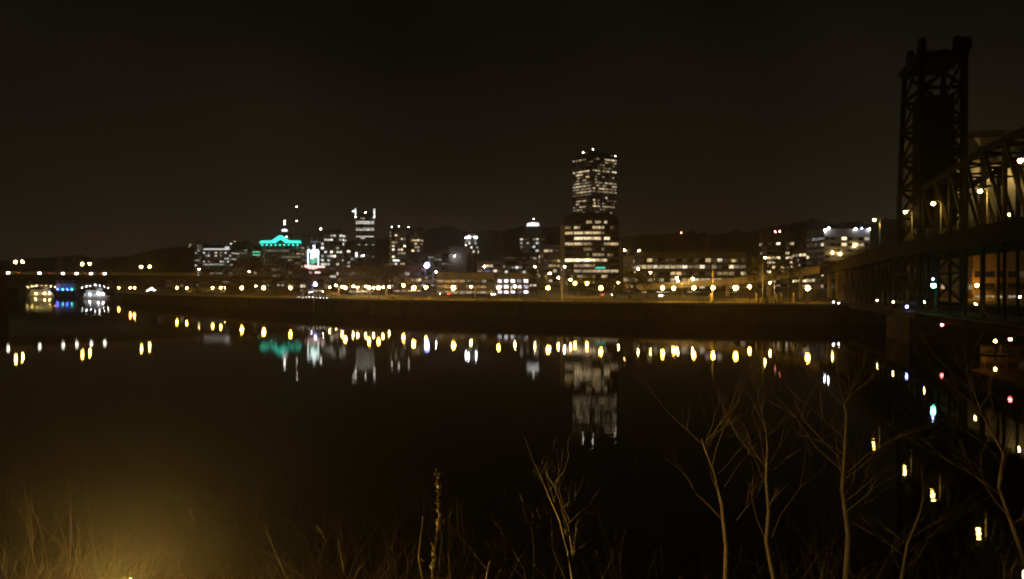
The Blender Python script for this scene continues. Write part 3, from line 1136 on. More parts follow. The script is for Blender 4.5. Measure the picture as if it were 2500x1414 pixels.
building('long_low_office', 'long low office with broken strips of lit windows on two floors', 1558, 1815, 620, 440, 26, 0, 3.3, 2.9, .5, .3, 'dark', WT, lit_front=longrows, gain=.85, roof_units=3)
building('dim_annex', 'dim grey annex with three bright lamps right of the long low office', 1818, 1862, 632, 520, 16, 0, 3.5, 3, .8, .05, 'grey', WT, gain=.4)
def dots(nf, nb):
    return [[(R.choice((.15, .3, .6, 1.0)) if R.random() < .33 else 0) for _ in range(nb)] for _ in range(nf)]


B = building('dotted_apartments', 'apartment block dotted with windows below two red roof lamps', 1858, 1946, 575, 620, 22, -10, 3.3, 3.0, .2, .1, 'brown', WT, lit_front=dots, gain=1.0)
beacon(B, (-1.5, -6, B['_h'] + 3), 'redsm', .45)
beacon(B, (1.5, -6, B['_h'] + 3.2), 'redsm', .45)
building('link_block', 'low linking block crowded with warm windows beside the pale slab', 1952, 1996, 612, 560, 18, 0, 3.3, 2.8, .2, .1, 'grey', WT, lit_front=dots, gain=1.5, roof_units=1)
B = building('pale_slab', 'wide pale concrete slab block with bright lamps on its roof corners', 1989, 2120, 562, 520, 22, 8, 3.5, 3.2, .7, .05, 'concrete', WT, gain=1.0, roof_units=2)
h, w, d = B['_h'], B['_w'], B['_d']
for x_, z_, k in ((-w / 2, 0, 'white'), (-w / 2 + 2.4, 1.2, 'white'), (w * .18, 1.0, 'white'), (w * .31, 1.2, 'blue'), (w * .47, .8, 'white')):
    put(globe(k, .27), 'roof_lamp', B, (x_, -d / 2 - .8, h + z_))
for x_, z_ in ((-w * .33, -13), (-w * .16, -14), (w * .15, -9)):
    put(globe('street', .34), 'wall_lamp', B, (x_, -d / 2 - .8, h + z_))
# grain elevator behind the lift bridge
E = thing('grain_elevator', 'huge blank concrete grain elevator behind the lift bridge', 'grain elevator', (at(2440, HZ, 330).x, 345, 5), math.radians(-14))
eh = CAMZ + (HZ - 330) / F * 335 - 5
sb = MB()
for k in range(9):
    sb2 = MB().lathe([(4.6, 0), (4.6, eh - 3)], 16, (-22 + 8.6 * k, -2, 0))
    sb2.build('silo', M['concrete'], E, True)
MB().box((-26, -4, eh - 2.99), (52, 10, eh)).build('gallery', M['concrete'], E)
MB().slab([(-26.5, eh + .01), (-14, eh + 1.2), (-6, eh + 2.8), (40, eh + 2.8), (52.5, eh + .01)], -3.5, 9.5).build('roof', M['roof'], E)
for k in (-16, 4, 24):  # lights added behind the truss to brighten the elevator wall
    fx = MB().box((k - .5, -9.6, eh - 15.4), (k + .5, -6.6, eh - 15.0)).build('added_light_bracket', M['iron'], E)
    put(globe('street', .62), 'floodlight', fx, (k, -9.6, eh - 14.2))
# lit warehouse seen below the bridge deck
building('warehouse', 'amber-lit brick warehouse seen between the two bridge decks', 2345, 2620, 624, 300, 30, 0, 4.2, 3.6, .6, .1, 'brown', WT, gain=.3, roof_units=0)

# --- neon roof sign
Yn = 540.0
N = thing('neon_sign', 'glowing white and green rooftop neon sign with a leaping stag on top', 'neon sign', at(765, 656, Yn), math.radians(-14))
q = px(1, Yn) * 1.04
def sp_(pts, r, name, m, dy=0.0):
    MB().tube([(a * q, dy, c * q) for a, c in pts], r, 5).build(name, m, N)


for a in (-14, 0, 13):
    MB().bar((a * q, 1.2, -3.2), (a * q, .6, 40 * q), .22).build('support_post', M['iron'], N)
MB().bar((-15 * q, .7, 2 * q), (14 * q, .7, 2 * q), .2).build('support_beam', M['iron'], N)
MB().bar((-15 * q, .7, 26 * q), (14 * q, .7, 26 * q), .2).build('support_beam', M['iron'], N)
sp_([(-13, 5), (-14, 44), (-11, 46), (-9, 41), (-5, 40), (-1, 44), (6, 43), (12, 44), (14, 40), (13, 24), (13, 3)], .32, 'outline_tube', LM['neonw'], -.15)
MB().slab([(a * q, c * q) for a, c in ((-8, 24), (-6, 36), (0, 42), (8, 40), (11, 32), (11, 27), (4, 27), (-3, 22))], -.1, .15).build('snow_panel', LM['neonw'], N)
# leaping stag
st = [(-7, 40), (-2, 45), (1, 46), (0, 51), (-1, 56), (2, 53), (5, 57), (4, 52), (6, 50), (4, 46), (8, 43), (11, 38), (8, 40), (4, 40), (0, 41), (-4, 39), (-10, 36)]
MB().slab([(a * q, c * q) for a, c in st], -.42, -.2).build('stag_panel', LM['neonw'], N)
for k in range(3):
    sp_([(-10 + 2 * k, 18 - 5 * k), (-2, 19 - 4 * k), (4 + k, 24 - 4 * k), (10, 26 - 5 * k)], .28, 'green_tube', LM['neong'], -.2)
MB().slab([(a * q, c * q) for a, c in ((-22, 6), (-20, 9), (-12, 7), (-8, 9), (-4, 6), (2, 8), (12, 6), (14, 2), (4, -1), (-4, -2), (-14, 1), (-20, 3))], -.5, -.3).build('pink_band', LM['neonp'], N)
for a, c, wd in ((-6, -9, 3), (13, -9, 6.5), (23, 4, 8)):
    MB().box(((a - wd) * q, -1.2, (c - 2) * q), ((a + wd) * q, -.9, (c + 2) * q)).build('pink_letter_panel', LM['neonp'], N)

# ------------------------------------------------------------------ trees
def blob_pts(rng, n, spread):
    out = []
    while len(out) < n:
        p = Vector((rng.uniform(-1, 1), rng.uniform(-1, 1), rng.uniform(-1, 1)))
        if p.length < 1:
            out.append(p * spread)
    return out


def branch(b, rng, p, d, L, r, depth, tips, k=5, droop=0.0, spread=0.65, kids=3):
    n = 3
    pts, rads = [p], [r]
    dd = d.copy()
    for i in range(n):
        dd = (dd + Vector((rng.uniform(-.32, .32), rng.uniform(-.32, .32), rng.uniform(-.2, .24) - droop))).normalized()
        pts.append(pts[-1] + dd * (L / n))
        rads.append(r * (1 - 0.62 * (i + 1) / n))
    b.tube(pts, rads, k, cap=False)
    if depth == 0:
        tips.append((pts[-1], dd))
        return
    for i in range(kids):
        u = rng.uniform(.35, 1.0) if i else 1.0
        j = min(n, max(1, int(round(u * n))))
        ax = Vector((rng.uniform(-1, 1), rng.uniform(-1, 1), rng.uniform(-.25, .9)))
        nd = (dd + ax * spread).normalized()
        branch(b, rng, pts[j], nd, L * rng.uniform(.4, .9), rads[j] * .72, depth - 1, tips, max(3, k - 1), droop, spread, kids)


def make_park_tree(seed, h, w, leafy, bare=False):
    """meshes of one tree: trunk with limbs, twigs, leaf clumps"""
    rng = random.Random(seed)
    tr = MB()
    tips = []
    top = Vector((rng.uniform(-.3, .3), rng.uniform(-.3, .3), h * .34))
    tr.tube([(0, 0, -.3), (0.05, 0, h * .12), top * .7, top], [.30, .24, .2, .17], 7)
    for i in range(6):
        a = 2 * math.pi * i / 6 + rng.uniform(-.3, .3)
        d = Vector((math.cos(a) * w / h * 1.1, math.sin(a) * w / h * 1.1, rng.uniform(.7, 1.2))).normalized()
        branch(tr, rng, top * rng.uniform(.75, 1), d, h * .33, .12, 2, tips, 4)
    tm = tr.mesh('trunk', M['barkd'])
    tw = MB()
    for p, d in tips:
        for k in range(5):
            dd = (d + Vector((rng.uniform(-.8, .8), rng.uniform(-.8, .8), rng.uniform(-.5, .6)))).normalized()
            tw.tube([p, p + dd * h * .05, p + dd * h * .09 + Vector((0, 0, -.05 * rng.random()))], [.03, .02, .008], 3, cap=False)
    wm = tw.mesh('twigs', M['twigd'])
    lf = MB()
    for p, d in tips:
        for k in range(leafy):
            c = p + Vector((rng.gauss(0, .09), rng.gauss(0, .09), rng.gauss(0, .08))) * h
            s = rng.uniform(.14, .34) * h / 10
            u = Vector((rng.uniform(-1, 1), rng.uniform(-1, 1), rng.uniform(-1, 1))).normalized() * s
            v = u.cross(Vector((rng.uniform(-1, 1), rng.uniform(-1, 1), rng.uniform(-1, 1)))).normalized() * s * .7
            lf.quad(c - u, c - v * .6, c + u, c + v * .6)
    lm = lf.mesh('leaf_clumps', M['leaf']) if leafy else None
    return tm, wm, lm


TV = [make_park_tree(s, 11, 9, lf) for s, lf in ((3, 16), (5, 12), (9, 14), (12, 0), (21, 0))]


def park_tree(x, ytop, Y, w_px, var, label, group='trees along the far bank park'):
    p = at(x, HZ, Y)
    zb = gz(p)
    h = CAMZ + (HZ - ytop) / F * Y - zb
    t = thing('park_tree', label, 'tree', (p.x, p.y, zb), R.uniform(0, 6.28), group)
    s = h / 10.2
    sw = px(w_px, Y) / 9.5
    t.scale = (sw, sw, s)
    tm, wm, lm = TV[var]
    put(tm, 'trunk', t)
    cr_ = put(lm if lm else wm, 'crown', t)
    tag(cr_, kind='stuff')
    if lm:
        tag(put(wm, 'twigs', t), kind='stuff')
    return t


DK = [(672, 638, 500, 130, 0, 'big dark tree before the teal gabled block'), (730, 652, 500, 90, 1, 'dark tree just left of the neon sign block'),
      (620, 668, 520, 80, 2, 'dark tree below the stepped office wing'), (560, 672, 560, 80, 1, 'dark tree behind the low market hall'),
      (790, 692, 420, 40, 2, 'small dark tree above the landing canopy'), (860, 672, 420, 60, 1, 'dark tree before the old red brick storehouse'),
      (905, 648, 450, 100, 0, 'broad dark tree below the ladder-like tower'), (955, 642, 450, 90, 2, 'tall dark tree below the brown stone pair'),
      (995, 668, 400, 60, 1, 'dark tree before the dark brick hotel'), (1160, 682, 380, 60, 2, 'small dark tree before the open-decked garage'),
      (1265, 688, 370, 60, 1, 'low dark tree before the glowing garage stair'), (1310, 684, 370, 60, 0, 'dark tree right of the glowing garage stair'),
      (1500, 676, 330, 60, 1, 'dark tree at the right foot of the domed office'), (1538, 662, 330, 80, 0, 'big dark tree before the small pale house'),
      (1580, 676, 330, 60, 2, 'dark tree at the left end of the long low office'), (1845, 652, 320, 60, 1, 'dark tree left of the standing stones'),
      (1885, 628, 312, 90, 0, 'big dark tree behind the standing stones'), (1925, 640, 318, 80, 2, 'dark tree between standing stones and road ramp'),
      (2060, 655, 300, 80, 0, 'dark tree under the landward end of the lift bridge'), (2120, 650, 305, 90, 1, 'dark tree seen through the fixed bridge truss'),
      (2200, 655, 300, 90, 2, 'dark tree behind the foot of the lift tower'), (2290, 662, 300, 90, 0, 'dark tree behind the green bridge signal'),
      (2440, 700, 285, 90, 2, 'low dark tree before the amber-lit warehouse'), (480, 682, 560, 60, 0, 'dark tree at the left of the low market hall'),
      (520, 660, 640, 70, 2, 'dark tree below the block with the white cornice strip')]
for x, yt, Yy, wp, var, lab in DK:
    park_tree(x, yt, Yy, wp, var, lab)
BT = [(770, 672, 440, 50, 3, 'bare tree behind the landing canopy'), (1060, 690, 360, 40, 4, 'bare tree at the left end of the open-decked garage'),
      (1420, 690, 340, 40, 3, 'bare tree below the domed office front'), (1660, 682, 320, 50, 4, 'bare tree before the long low office'),
      (1770, 676, 320, 50, 3, 'bare tree right of the tall pale flagpole'), (1830, 684, 300, 40, 4, 'small bare tree on the lawn left of the standing stones'),
      (1950, 668, 292, 50, 3, 'bare tree beside the road ramp'), (1990, 664, 296, 50, 4, 'bare tree just before the landward bridge end')]
for x, yt, Yy, wp, var, lab in BT:
    park_tree(x, yt, Yy, wp, var, lab, 'bare trees along the far bank park')

# ------------------------------------------------------------------ far-bank park furniture
SM = []
for k in range(3):
    rng = random.Random(k)
    b = MB()
    n0 = 0
    prof = [(.55, 0), (.6, .5), (.5, 1.6), (.42, 2.4), (.2, 2.9)]
    for r, z in prof:
        for j in range(6):
            an = 2 * math.pi * j / 6
            rr = r * rng.uniform(.75, 1.2)
            b.v.append((rr * math.cos(an), rr * .6 * math.sin(an), z * rng.uniform(.95, 1.05)))
    for i in range(4):
        for j in range(6):
            j2 = (j + 1) % 6
            b.f.append((i * 6 + j, i * 6 + j2, i * 6 + 6 + j2, i * 6 + 6 + j))
    b.f.append(tuple(24 + j for j in range(6)))
    SM.append(b.mesh('stone', M['stone']))
for x in (1862, 1872, 1884, 1895, 1906, 1738, 1848, 1936):
    p = on_quay(x, 3.2)
    p.z = 6.02
    o = put(SM[R.randrange(3)], 'standing_stone', None, p, R.uniform(0, 3), (1, 1, R.uniform(.7, 1.15)))
    tag(o, 'pale rough standing stone at the edge of the quay lawn', 'stone', 'standing stones on the quay')
for x, y0, y1 in ((1740, 645, 684), (1372, 676, 706), (1862, 634, 655)):
    p = on_quay(x, 12)
    zb = gz(p)
    t = thing('flagpole', {1740: 'tall pale flagpole rising before the long low office', 1372: 'short pale flagpole below the domed office', 1862: 'pale flagpole before the dotted apartments'}[x], 'flagpole', (p.x, p.y, zb))
    hh = CAMZ + (HZ - y0) / F * p.y - zb
    MB().lathe([(.16, 0), (.13, hh * .5), (.07, hh)], 8).build('pole', M['white'], t, True)
    MB().lathe([(.02, hh), (.14, hh + .12), (.02, hh + .25)], 8).build('finial', M['pole'], t)
    MB().lathe([(.35, 0), (.3, .2), (.17, .3)], 8).build('base', M['pole'], t)
# park benches
BENCH = []
for x in (1030, 1160, 1280, 1560, 1710, 960):
    p = on_quay(x, 7.0)
    t = thing('park_bench', 'slatted park bench facing the river on the quay path', 'bench', (p.x, p.y, 6.06), 0.35, 'benches on the quay path')
    for k in range(3):
        MB().box((-.9, -.25 + .17 * k, .42), (.9, -.11 + .17 * k, .46)).build('seat_slat', M['twig'], t)
    for k in range(2):
        MB().box((-.9, .27, .58 + .18 * k), (.9, .31, .72 + .18 * k)).build('back_slat', M['twig'], t)
    for s in (-.75, .75):
        MB().box((s - .04, -.25, 0), (s + .04, .26, .418)).build('leg', M['iron'], t)
        MB().box((s - .03, .31, .2), (s + .03, .35, .92)).build('back_post', M['iron'], t)

# lit jetty with a low arched canopy on the quay edge and a pale drain pipe down the wall
pj = on_quay(768, .2)
i_ = None
dj = (on_quay(860, .2) - on_quay(690, .2)).normalized()
J = thing('landing_stage', 'low arched landing canopy with a row of small white lamps on the quay', 'landing stage', (pj.x, pj.y, 6.05), math.atan2(dj.y, dj.x))
ar = MB()
prev = None
for k in range(17):
    u = -1 + k / 8
    z = 1.2 + 2.6 * (1 - u * u)
    cur = [(u * 15, -.5, z), (u * 15, 3.5, z), (u * 15, 3.5, z + .22), (u * 15, -.5, z + .22)]
    n0 = len(ar.v)
    ar.v += cur
    if prev is not None:
        for j in range(4):
            j2 = (j + 1) % 4
            ar.f.append((prev + j, prev + j2, n0 + j2, n0 + j))
    prev = n0
ar.build('canopy', M['grey'], J)
for k in range(-3, 4):
    MB().box((k * 4.6 - .12, -.35, 0), (k * 4.6 + .12, -.1, 1.2 + 2.6 * (1 - (k * 4.6 / 15) ** 2))).build('column', M['white'], J)
for k in range(-4, 5):
    put(globe('smallw', .08), 'edge_lamp', J, (k * 2.8 + R.uniform(-.3, .3), -.75, .35 + R.uniform(-.1, .2)))
put(globe('white', .09), 'ceiling_lamp', J, (-5, 1.5, 2.6))
put(globe('white', .09), 'ceiling_lamp', J, (4, 1.5, 2.9))
pp = on_quay(766, -1.2)
dp = thing('drain_pipe', 'pale vertical pipe running down the dark quay wall', 'pipe', (pp.x, pp.y, -.5))
MB().lathe([(.22, 0), (.22, 6.4)], 8).build('pipe', M['white'], dp, True)
for k in range(3):
    MB().lathe([(.3, .8 + 2 * k), (.3, 1.0 + 2 * k)], 8).build('pipe_clamp', M['pole'], dp)

# ------------------------------------------------------------------ ramp from the lift bridge down to the road
rp = [at(2030, 652, 312), at(1960, 664, 318), at(1880, 676, 330), at(1780, 687, 345), at(1660, 694, 360), at(1560, 700, 368)]
RM = thing('road_ramp', 'curving concrete road ramp lit amber below the lift bridge end', 'ramp', (0, 0, 0))
par, web, dk = MB(), MB(), MB()
for a, c in zip(rp, rp[1:]):
    up = Vector((0, 0, 1))
    back = Vector((.2, 7, 0))
    par.bar(a + up * .45, c + up * .45, .3, 1.1)
    web.quad(a - up * .12, c - up * .12, c + Vector((0, 0.6, -1.5)), a + Vector((0, .6, -1.5)))
    dk.quad(a - up * .1, c - up * .1, c - up * .1 + back, a - up * .1 + back)
    par.bar(a + up * .45 + back, c + up * .45 + back, .3, 1.1)
par.build('parapet', M['cream'], RM)
web.build('girder', M['cream'], RM)
dk.build('deck', M['asphalt'], RM)
for a in rp[:4]:
    zb = gz(a)
    MB().box((a.x - .5, a.y + 1.5, zb - .2), (a.x + .5, a.y + 2.7, a.z - 1.2)).build('pier', M['concrete'], RM)

# ------------------------------------------------------------------ the lift bridge on the right
BO = Vector((44, 0, 0))
U = Vector((0.2125, 0.9772, 0))
NN = Vector((0.9772, -0.2125, 0))


def bp(s, t, z):
    return BO + U * s + NN * t + Vector((0, 0, z))


BR = thing('lift_bridge', 'black steel vertical-lift bridge with one tall tower on the right', 'bridge')
SB = [(62, 20.4), (185, 20.6), (230, 20.2), (275, 18.9), (318, 17.8)]


def deck_z(s):
    for (a, za), (c, zb) in zip(SB, SB[1:]):
        if a <= s <= c:
            return za + (zb - za) * (s - a) / (c - a)
    return SB[-1][1] if s > 318 else SB[0][1]


# upper deck
dk, gd, rl, rl2 = MB(), MB(), MB(), MB()
ss = list(range(62, 319, 8)) + [322]
for a, c in zip(ss, ss[1:]):
    za, zc = deck_z(a), deck_z(c)
    v = [bp(a, -3, za), bp(a, 11, za), bp(c, 11, zc), bp(c, -3, zc)]
    dk.quad(*v)
    dk.quad(*[p - Vector((0, 0, .5)) for p in v][::-1])
    for t_ in (-3, 11):
        gd.bar(bp(a, t_, za - 1.25), bp(c, t_, zc - 1.25), .35, 2.9)
    for t_ in (0, 8):
        gd.bar(bp(a, t_, za - 1.3), bp(c, t_, zc - 1.3), .5, 1.9)
    gd.bar(bp(a, -3, za - 1.0), bp(a, 11, za - 1.0), .4, 1.0)
    for q_ in range(4):
        s_ = a + (c - a) * q_ / 4
        rl.bar(bp(s_, -2.9, deck_z(s_) + .1), bp(s_, -2.9, deck_z(s_) + 1.25), .08)
        rl2.bar(bp(s_, 10.9, deck_z(s_) + .1), bp(s_, 10.9, deck_z(s_) + 1.25), .08)
    for t_ in (-2.9, 10.9):
        for zr in (.45, .85, 1.25):
            (rl if t_ < 0 else rl2).bar(bp(a, t_, za + zr), bp(c, t_, zc + zr), .07)
dk.build('upper_deck', M['asphalt'], BR)
gd.build('deck_girder', M['steel'], BR)
rl.build('railing', M['rust'], BR)
rl2.build('railing', M['rust'], BR)
# lower railway deck
ld, lr = MB(), MB()
for a, c in zip(ss, ss[1:]):
    v = [bp(a, 0, 6.6), bp(a, 8, 6.6), bp(c, 8, 6.6), bp(c, 0, 6.6)]
    ld.quad(*v)
    for t_ in (0, 8):
        ld.bar(bp(a, t_, 5.7), bp(c, t_, 5.7), .5, 1.7)
    ld.bar(bp(a, 0, 5.4), bp(a, 8, 5.4), .35, .9)
    for q_ in range(4):
        s_ = a + (c - a) * q_ / 4
        lr.bar(bp(s_, -2.2, 6.3), bp(s_, -2.2, 7.5), .07)
    lr.bar(bp(a, -2.2, 7.5), bp(c, -2.2, 7.5), .07)
    lr.bar(bp(a, -2.2, 6.9), bp(c, -2.2, 6.9), .05)
    ld.quad(bp(a, -2.4, 6.3), bp(a, -.3, 6.3), bp(c, -.3, 6.3), bp(c, -2.4, 6.3))
ld.build('lower_deck', M['steel'], BR)
lr.build('walkway_railing', M['rust'], BR)


def member(a, c, w, name, m='steel', h=None):
    return MB().bar(a, c, w, h).build(name, M[m], BR)


def chord_z(s):
    return 33.2 - max(0, (s - 145)) * 0.05 - max(0, 85 - s) * .1


# lift-span trusses over the upper deck
ps = [64 + 9.9 * k for k in range(13)]
for t_ in (0, 8):
    for k, s in enumerate(ps):
        member(bp(s, t_, 18.5), bp(s, t_, chord_z(s)), .55, 'truss_vertical', 'rust')
        member(bp(s, t_, 6.5), bp(s, t_, 18.4), .4, 'hanger', 'steel')
        if k + 1 < len(ps):
            s2 = ps[k + 1]
            member(bp(s, t_, chord_z(s)), bp(s2, t_, chord_z(s2)), .8, 'top_chord')
            if k < 6:
                member(bp(s, t_, chord_z(s)), bp(s2, t_, 20.4), .5, 'truss_diagonal', 'rust')
            else:
                member(bp(s2, t_, chord_z(s2)), bp(s, t_, 20.4), .5, 'truss_diagonal', 'rust')
for k, s in enumerate(ps):
    member(bp(s, 0, chord_z(s) - .6), bp(s, 8, chord_z(s) - .6), .4, 'sway_brace')
    member(bp(s, 0, chord_z(s) - 2.8), bp(s, 8, chord_z(s) - 2.8), .35, 'sway_brace')
    if k + 1 < len(ps):
        member(bp(s, 0, chord_z(s)), bp(ps[k + 1], 8, chord_z(ps[k + 1])), .3, 'lateral_brace')
        member(bp(s, 8, chord_z(s)), bp(ps[k + 1], 0, chord_z(ps[k + 1])), .3, 'lateral_brace')
# deck truss of the fixed span between the two decks
fs = [205 + 8.5 * k for k in range(11)]
for t_ in (0, 8):
    for k, s in enumerate(fs):
        member(bp(s, t_, 6.6), bp(s, t_, deck_z(s) - 2.3), .55, 'truss_vertical')
        if k + 1 < len(fs):
            s2 = fs[k + 1]
            a, c = (bp(s, t_, 6.6), bp(s2, t_, deck_z(s2) - 2.3)) if k % 2 else (bp(s, t_, deck_z(s) - 2.3), bp(s2, t_, 6.6))
            member(a, c, .6, 'truss_diagonal')
# tower
TS0, TS1 = 185.0, 202.0
TZ = 58.2


def tower_pt(face, t_, z):
    """front legs vertical, rear legs battered"""
    if face == 0:
        return bp(TS0, t_, z)
    u = (TZ - z) / (TZ - 8)
    return bp(TS1 - 1.5 + 9.0 * u, t_, z)


for t_ in (0, 8):
    for fc in (0, 1):
        member(tower_pt(fc, t_, 6.5), tower_pt(fc, t_, TZ), 1.15 if fc == 0 else .95, 'tower_leg')
lev = [8 + (TZ - 8) * k / 8 for k in range(9)]
for k, z in enumerate(lev):
    if k > 1 or k == 0:
        member(tower_pt(0, 0, z), tower_pt(0, 8, z), .7, 'tower_strut')
        member(tower_pt(1, 0, z), tower_pt(1, 8, z), .6, 'tower_strut')
    for t_ in (0, 8):
        member(tower_pt(0, t_, z), tower_pt(1, t_, z), .55, 'tower_strut')
    if k + 1 < len(lev):
        z2 = lev[k + 1]
        for t_ in (0, 8):
            member(tower_pt(0, t_, z), tower_pt(1, t_, z2), .4, 'tower_brace')
            member(tower_pt(1, t_, z), tower_pt(0, t_, z2), .4, 'tower_brace')
        if k > 2:
            for fc in (0, 1):
                member(tower_pt(fc, 0, z), tower_pt(fc, 8, z2), .55, 'tower_brace')
                member(tower_pt(fc, 8, z), tower_pt(fc, 0, z2), .55, 'tower_brace')


def obox(s0, s1, t0, t1, z0_, z1_, name, m):
    b = MB()
    b.prism([bp(s0, t0, 0)[:2], bp(s1, t0, 0)[:2], bp(s1, t1, 0)[:2], bp(s0, t1, 0)[:2]], z0_, z1_)
    return b.build(name, M[m], BR)


obox(188, 197, .9, 7.1, 34, 51, 'counterweight', 'steel')
obox(186, 197, .9, 7.1, 24, 33.9, 'machinery_house', 'steel')
obox(TS0 - .8, TS1 + .5, -.8, 8.8, TZ + .01, TZ + 1.0, 'tower_platform', 'steel')
for s_, t_ in ((TS0 + 2.5, .6), (TS0 + 2.5, 7.4), (TS1 - 4, .6), (TS1 - 4, 7.4)):
    pts = []
    c = bp(s_, t_, TZ + 2.6)
    b = MB()
    n0 = len(b.v)
    for side in (-.45, .45):
        for j in range(18):
            an = 2 * math.pi * j / 18
            p = c + U * (2.0 * math.cos(an)) + NN * side + Vector((0, 0, 2.0 * math.sin(an)))
            b.v.append(tuple(p))
    b.f.append(tuple(range(18)))
    b.f.append(tuple(range(18, 36))[::-1])
    for j in range(18):
        j2 = (j + 1) % 18
        b.f.append((j2, j, 18 + j, 18 + j2))
    b.build('cable_sheave', M['steel'], BR)
    member(bp(s_ - 1.6, t_, TZ + 1.0), bp(s_, t_, TZ + 2.7), .5, 'sheave_bracket')
    member(bp(s_ + 1.6, t_, TZ + 1.0), bp(s_, t_, TZ + 2.7), .5, 'sheave_bracket')
obox(TS0 - 1.0, TS0 + 3, 7.2, 9.2, TZ + 1.02, TZ + 3.4, 'sheave_platform', 'steel')
for t_ in (1.2, 2.0, 6.0, 6.8):
    MB().tube([bp(TS0 - .4, t_, 33), bp(TS0 - .4, t_, TZ + 2)], .09, 5).build('lift_cable', M['steel'], BR)
# piers
for s0, s1 in ((183, 206),):
    obox(s0, s1, -2.6, 10.6, -2, 5.0, 'pier', 'quay')
    obox(s0 + 1.5, s1 - 1.5, -1.2, 9.2, 5.0, 6.4, 'pier_cap', 'quay')
obox(284, 292, -2, 10, 0, 6.3, 'abutment', 'quay')
obox(286, 291, -2, 10, 6.7, 16.2, 'abutment_wall', 'quay')
obox(300, 302, 1, 3, 5, 16, 'column', 'concrete')

# lamps on the upper deck
for x, y in ((2134, 537), (2210, 517), (2278, 497), (2392, 467), (2490, 392)):
    k = (x - 1250) / F
    o = BO + NN * -2.2
    s = (k * o.y - o.x) / (U.x - k * U.y)
    p = o + U * s
    p.z = CAMZ + (HZ - y) / F * p.y
    arm_lamp(p, deck_z(s) + .02, 'sodhi', 'pale pole lamp with amber head on the near edge of the bridge deck', 'lamps on the near deck edge', (-NN.x, -NN.y), 1.3 if x < 2300 else 1.0, .3, 'bridge_lamp', 'street lamp')
for x, y in ((2350, 512), (2463, 524)):
    k = (x - 1250) / F
    o = BO + NN * 9.6
    s = (k * o.y - o.x) / (U.x - k * U.y)
    p = o + U * s
    p.z = CAMZ + (HZ - y) / F * p.y
    arm_lamp(p, deck_z(s) + .02, 'sodhi', 'pole lamp with amber head on the far edge of the bridge deck', 'lamps on the far deck edge', (NN.x, NN.y), 1.0, .2, 'bridge_lamp', 'street lamp')


def hung_light(name, x, y, tt, kind, r, label, cat, group=None, drop=.5):
    k = (x - 1250) / F
    o = BO + NN * tt
    s = (k * o.y - o.x) / (U.x - k * U.y)
    p = o + U * s
    p.z = CAMZ + (HZ - y) / F * p.y
    t = thing(name, label, cat, p, 0, group)
    put(globe(kind, r), 'lens', t)
    MB().lathe([(r * 1.15, r * .55), (r * 1.25, r * .95), (r * .4, r * 1.5)], 8).build('hood', M['iron'], t)
    MB().lathe([(.05, r * 1.4), (.05, r * 1.4 + drop)], 6).build('bracket', M['iron'], t)
    return t


for x, y in ((2190, 777), (2300, 793), (2467, 828)):
    hung_light('navigation_light', x, y, -.9, 'red', .24, 'red navigation light hung under the lower bridge deck', 'navigation light', 'red lights under the bridge')
hung_light('signal_light', 2279, 697, -1.3, 'green', .42, 'bright green signal light on the bridge by the tower', 'signal light')
hung_light('signal_light', 2278, 681, -1.3, 'blue', .16, 'small blue-white light just above the green signal', 'signal light')
hung_light('walkway_lamp', 2214, 748, -1.6, 'blue', .3, 'blue-white lamp over the lower bridge walkway', 'walkway lamp')
for x, y in ((2257, 737), (2142, 733), (2181, 737), (2382, 742), (2490, 725)):
    hung_light('walkway_lamp', x, y, -1.6, 'street', .11, 'small warm lamp over the lower bridge walkway', 'walkway lamp', 'warm walkway lamps on the lower deck')
for x, y in ((2035, 738), (2048, 740)):
    p = on_quay(x, 1.5)
    p.z = CAMZ + (HZ - y) / F * p.y
    post_lamp(p, 6.05 if p.z > 6.4 else 5.0, 'white', .14, 'tiny cold bollard lamp on the quay under the bridge', 'bollard lamps under the bridge', 'bollard_lamp', 'bollard lamp')
t = post_lamp(at(2430, 833, 150), .2, 'sodhi', .2, 'low amber dock lamp just above the water by the bridge', None, 'dock_lamp', 'lamp post')
t2 = thing('floating_dock', 'low black floating dock carrying the amber dock lamp', 'dock', (at(2430, 833, 150).x, 150, 0), .2)
MB().box((-2.2, -1.2, -.3), (2.6, 1.2, .2)).build('deck', M['rust'], t2)
for a in (-1.8, 2.2):
    MB().lathe([(.14, -2), (.14, 1.6)], 8, (a, 1.35, 0)).build('pile', M['barkd'], t2)

# ------------------------------------------------------------------ far road bridge on the left
A0 = Vector((-150, 515, 0))
AU = Vector((-0.6, -0.8, 0))
AN = Vector((-0.8, 0.6, 0))


def ap(s, t, z):
    return A0 + AU * s + AN * t + Vector((0, 0, z))


AB = thing('road_bridge', 'long dark road bridge crossing the river on the left', 'bridge')
dk, gd, rl = MB(), MB(), MB()
for k in range(38):
    a, c = -30 + 12 * k, -18 + 12 * k
    za = 16.4 - max(0, -a) * .03
    zc = 16.4 - max(0, -c) * .03
    dk.quad(ap(a, -9, za), ap(a, 9, za), ap(c, 9, zc), ap(c, -9, zc))
    for t_ in (-9, 9):
        gd.bar(ap(a, t_, za - .9), ap(c, t_, zc - .9), .5, 1.9)
        gd.bar(ap(a, t_ * .8, za - 3.6), ap(c, t_ * .8, zc - 3.6), .45, .5)
        gd.bar(ap(a, t_ * .8, za - 3.6), ap((a + c) / 2, t_ * .8, za - 1.2), .3)
        gd.bar(ap((a + c) / 2, t_ * .8, za - 1.2), ap(c, t_ * .8, zc - 3.6), .3)
        for q_ in range(4):
            s_ = a + 3 * q_
            rl.bar(ap(s_, t_, za), ap(s_, t_, za + 1.1), .12)
        rl.bar(ap(a, t_, za + 1.1), ap(c, t_, zc + 1.1), .14)
dk.build('deck', M['asphalt'], AB)
gd.build('girder', M['rust'], AB)
rl.build('railing', M['concrete'], AB)
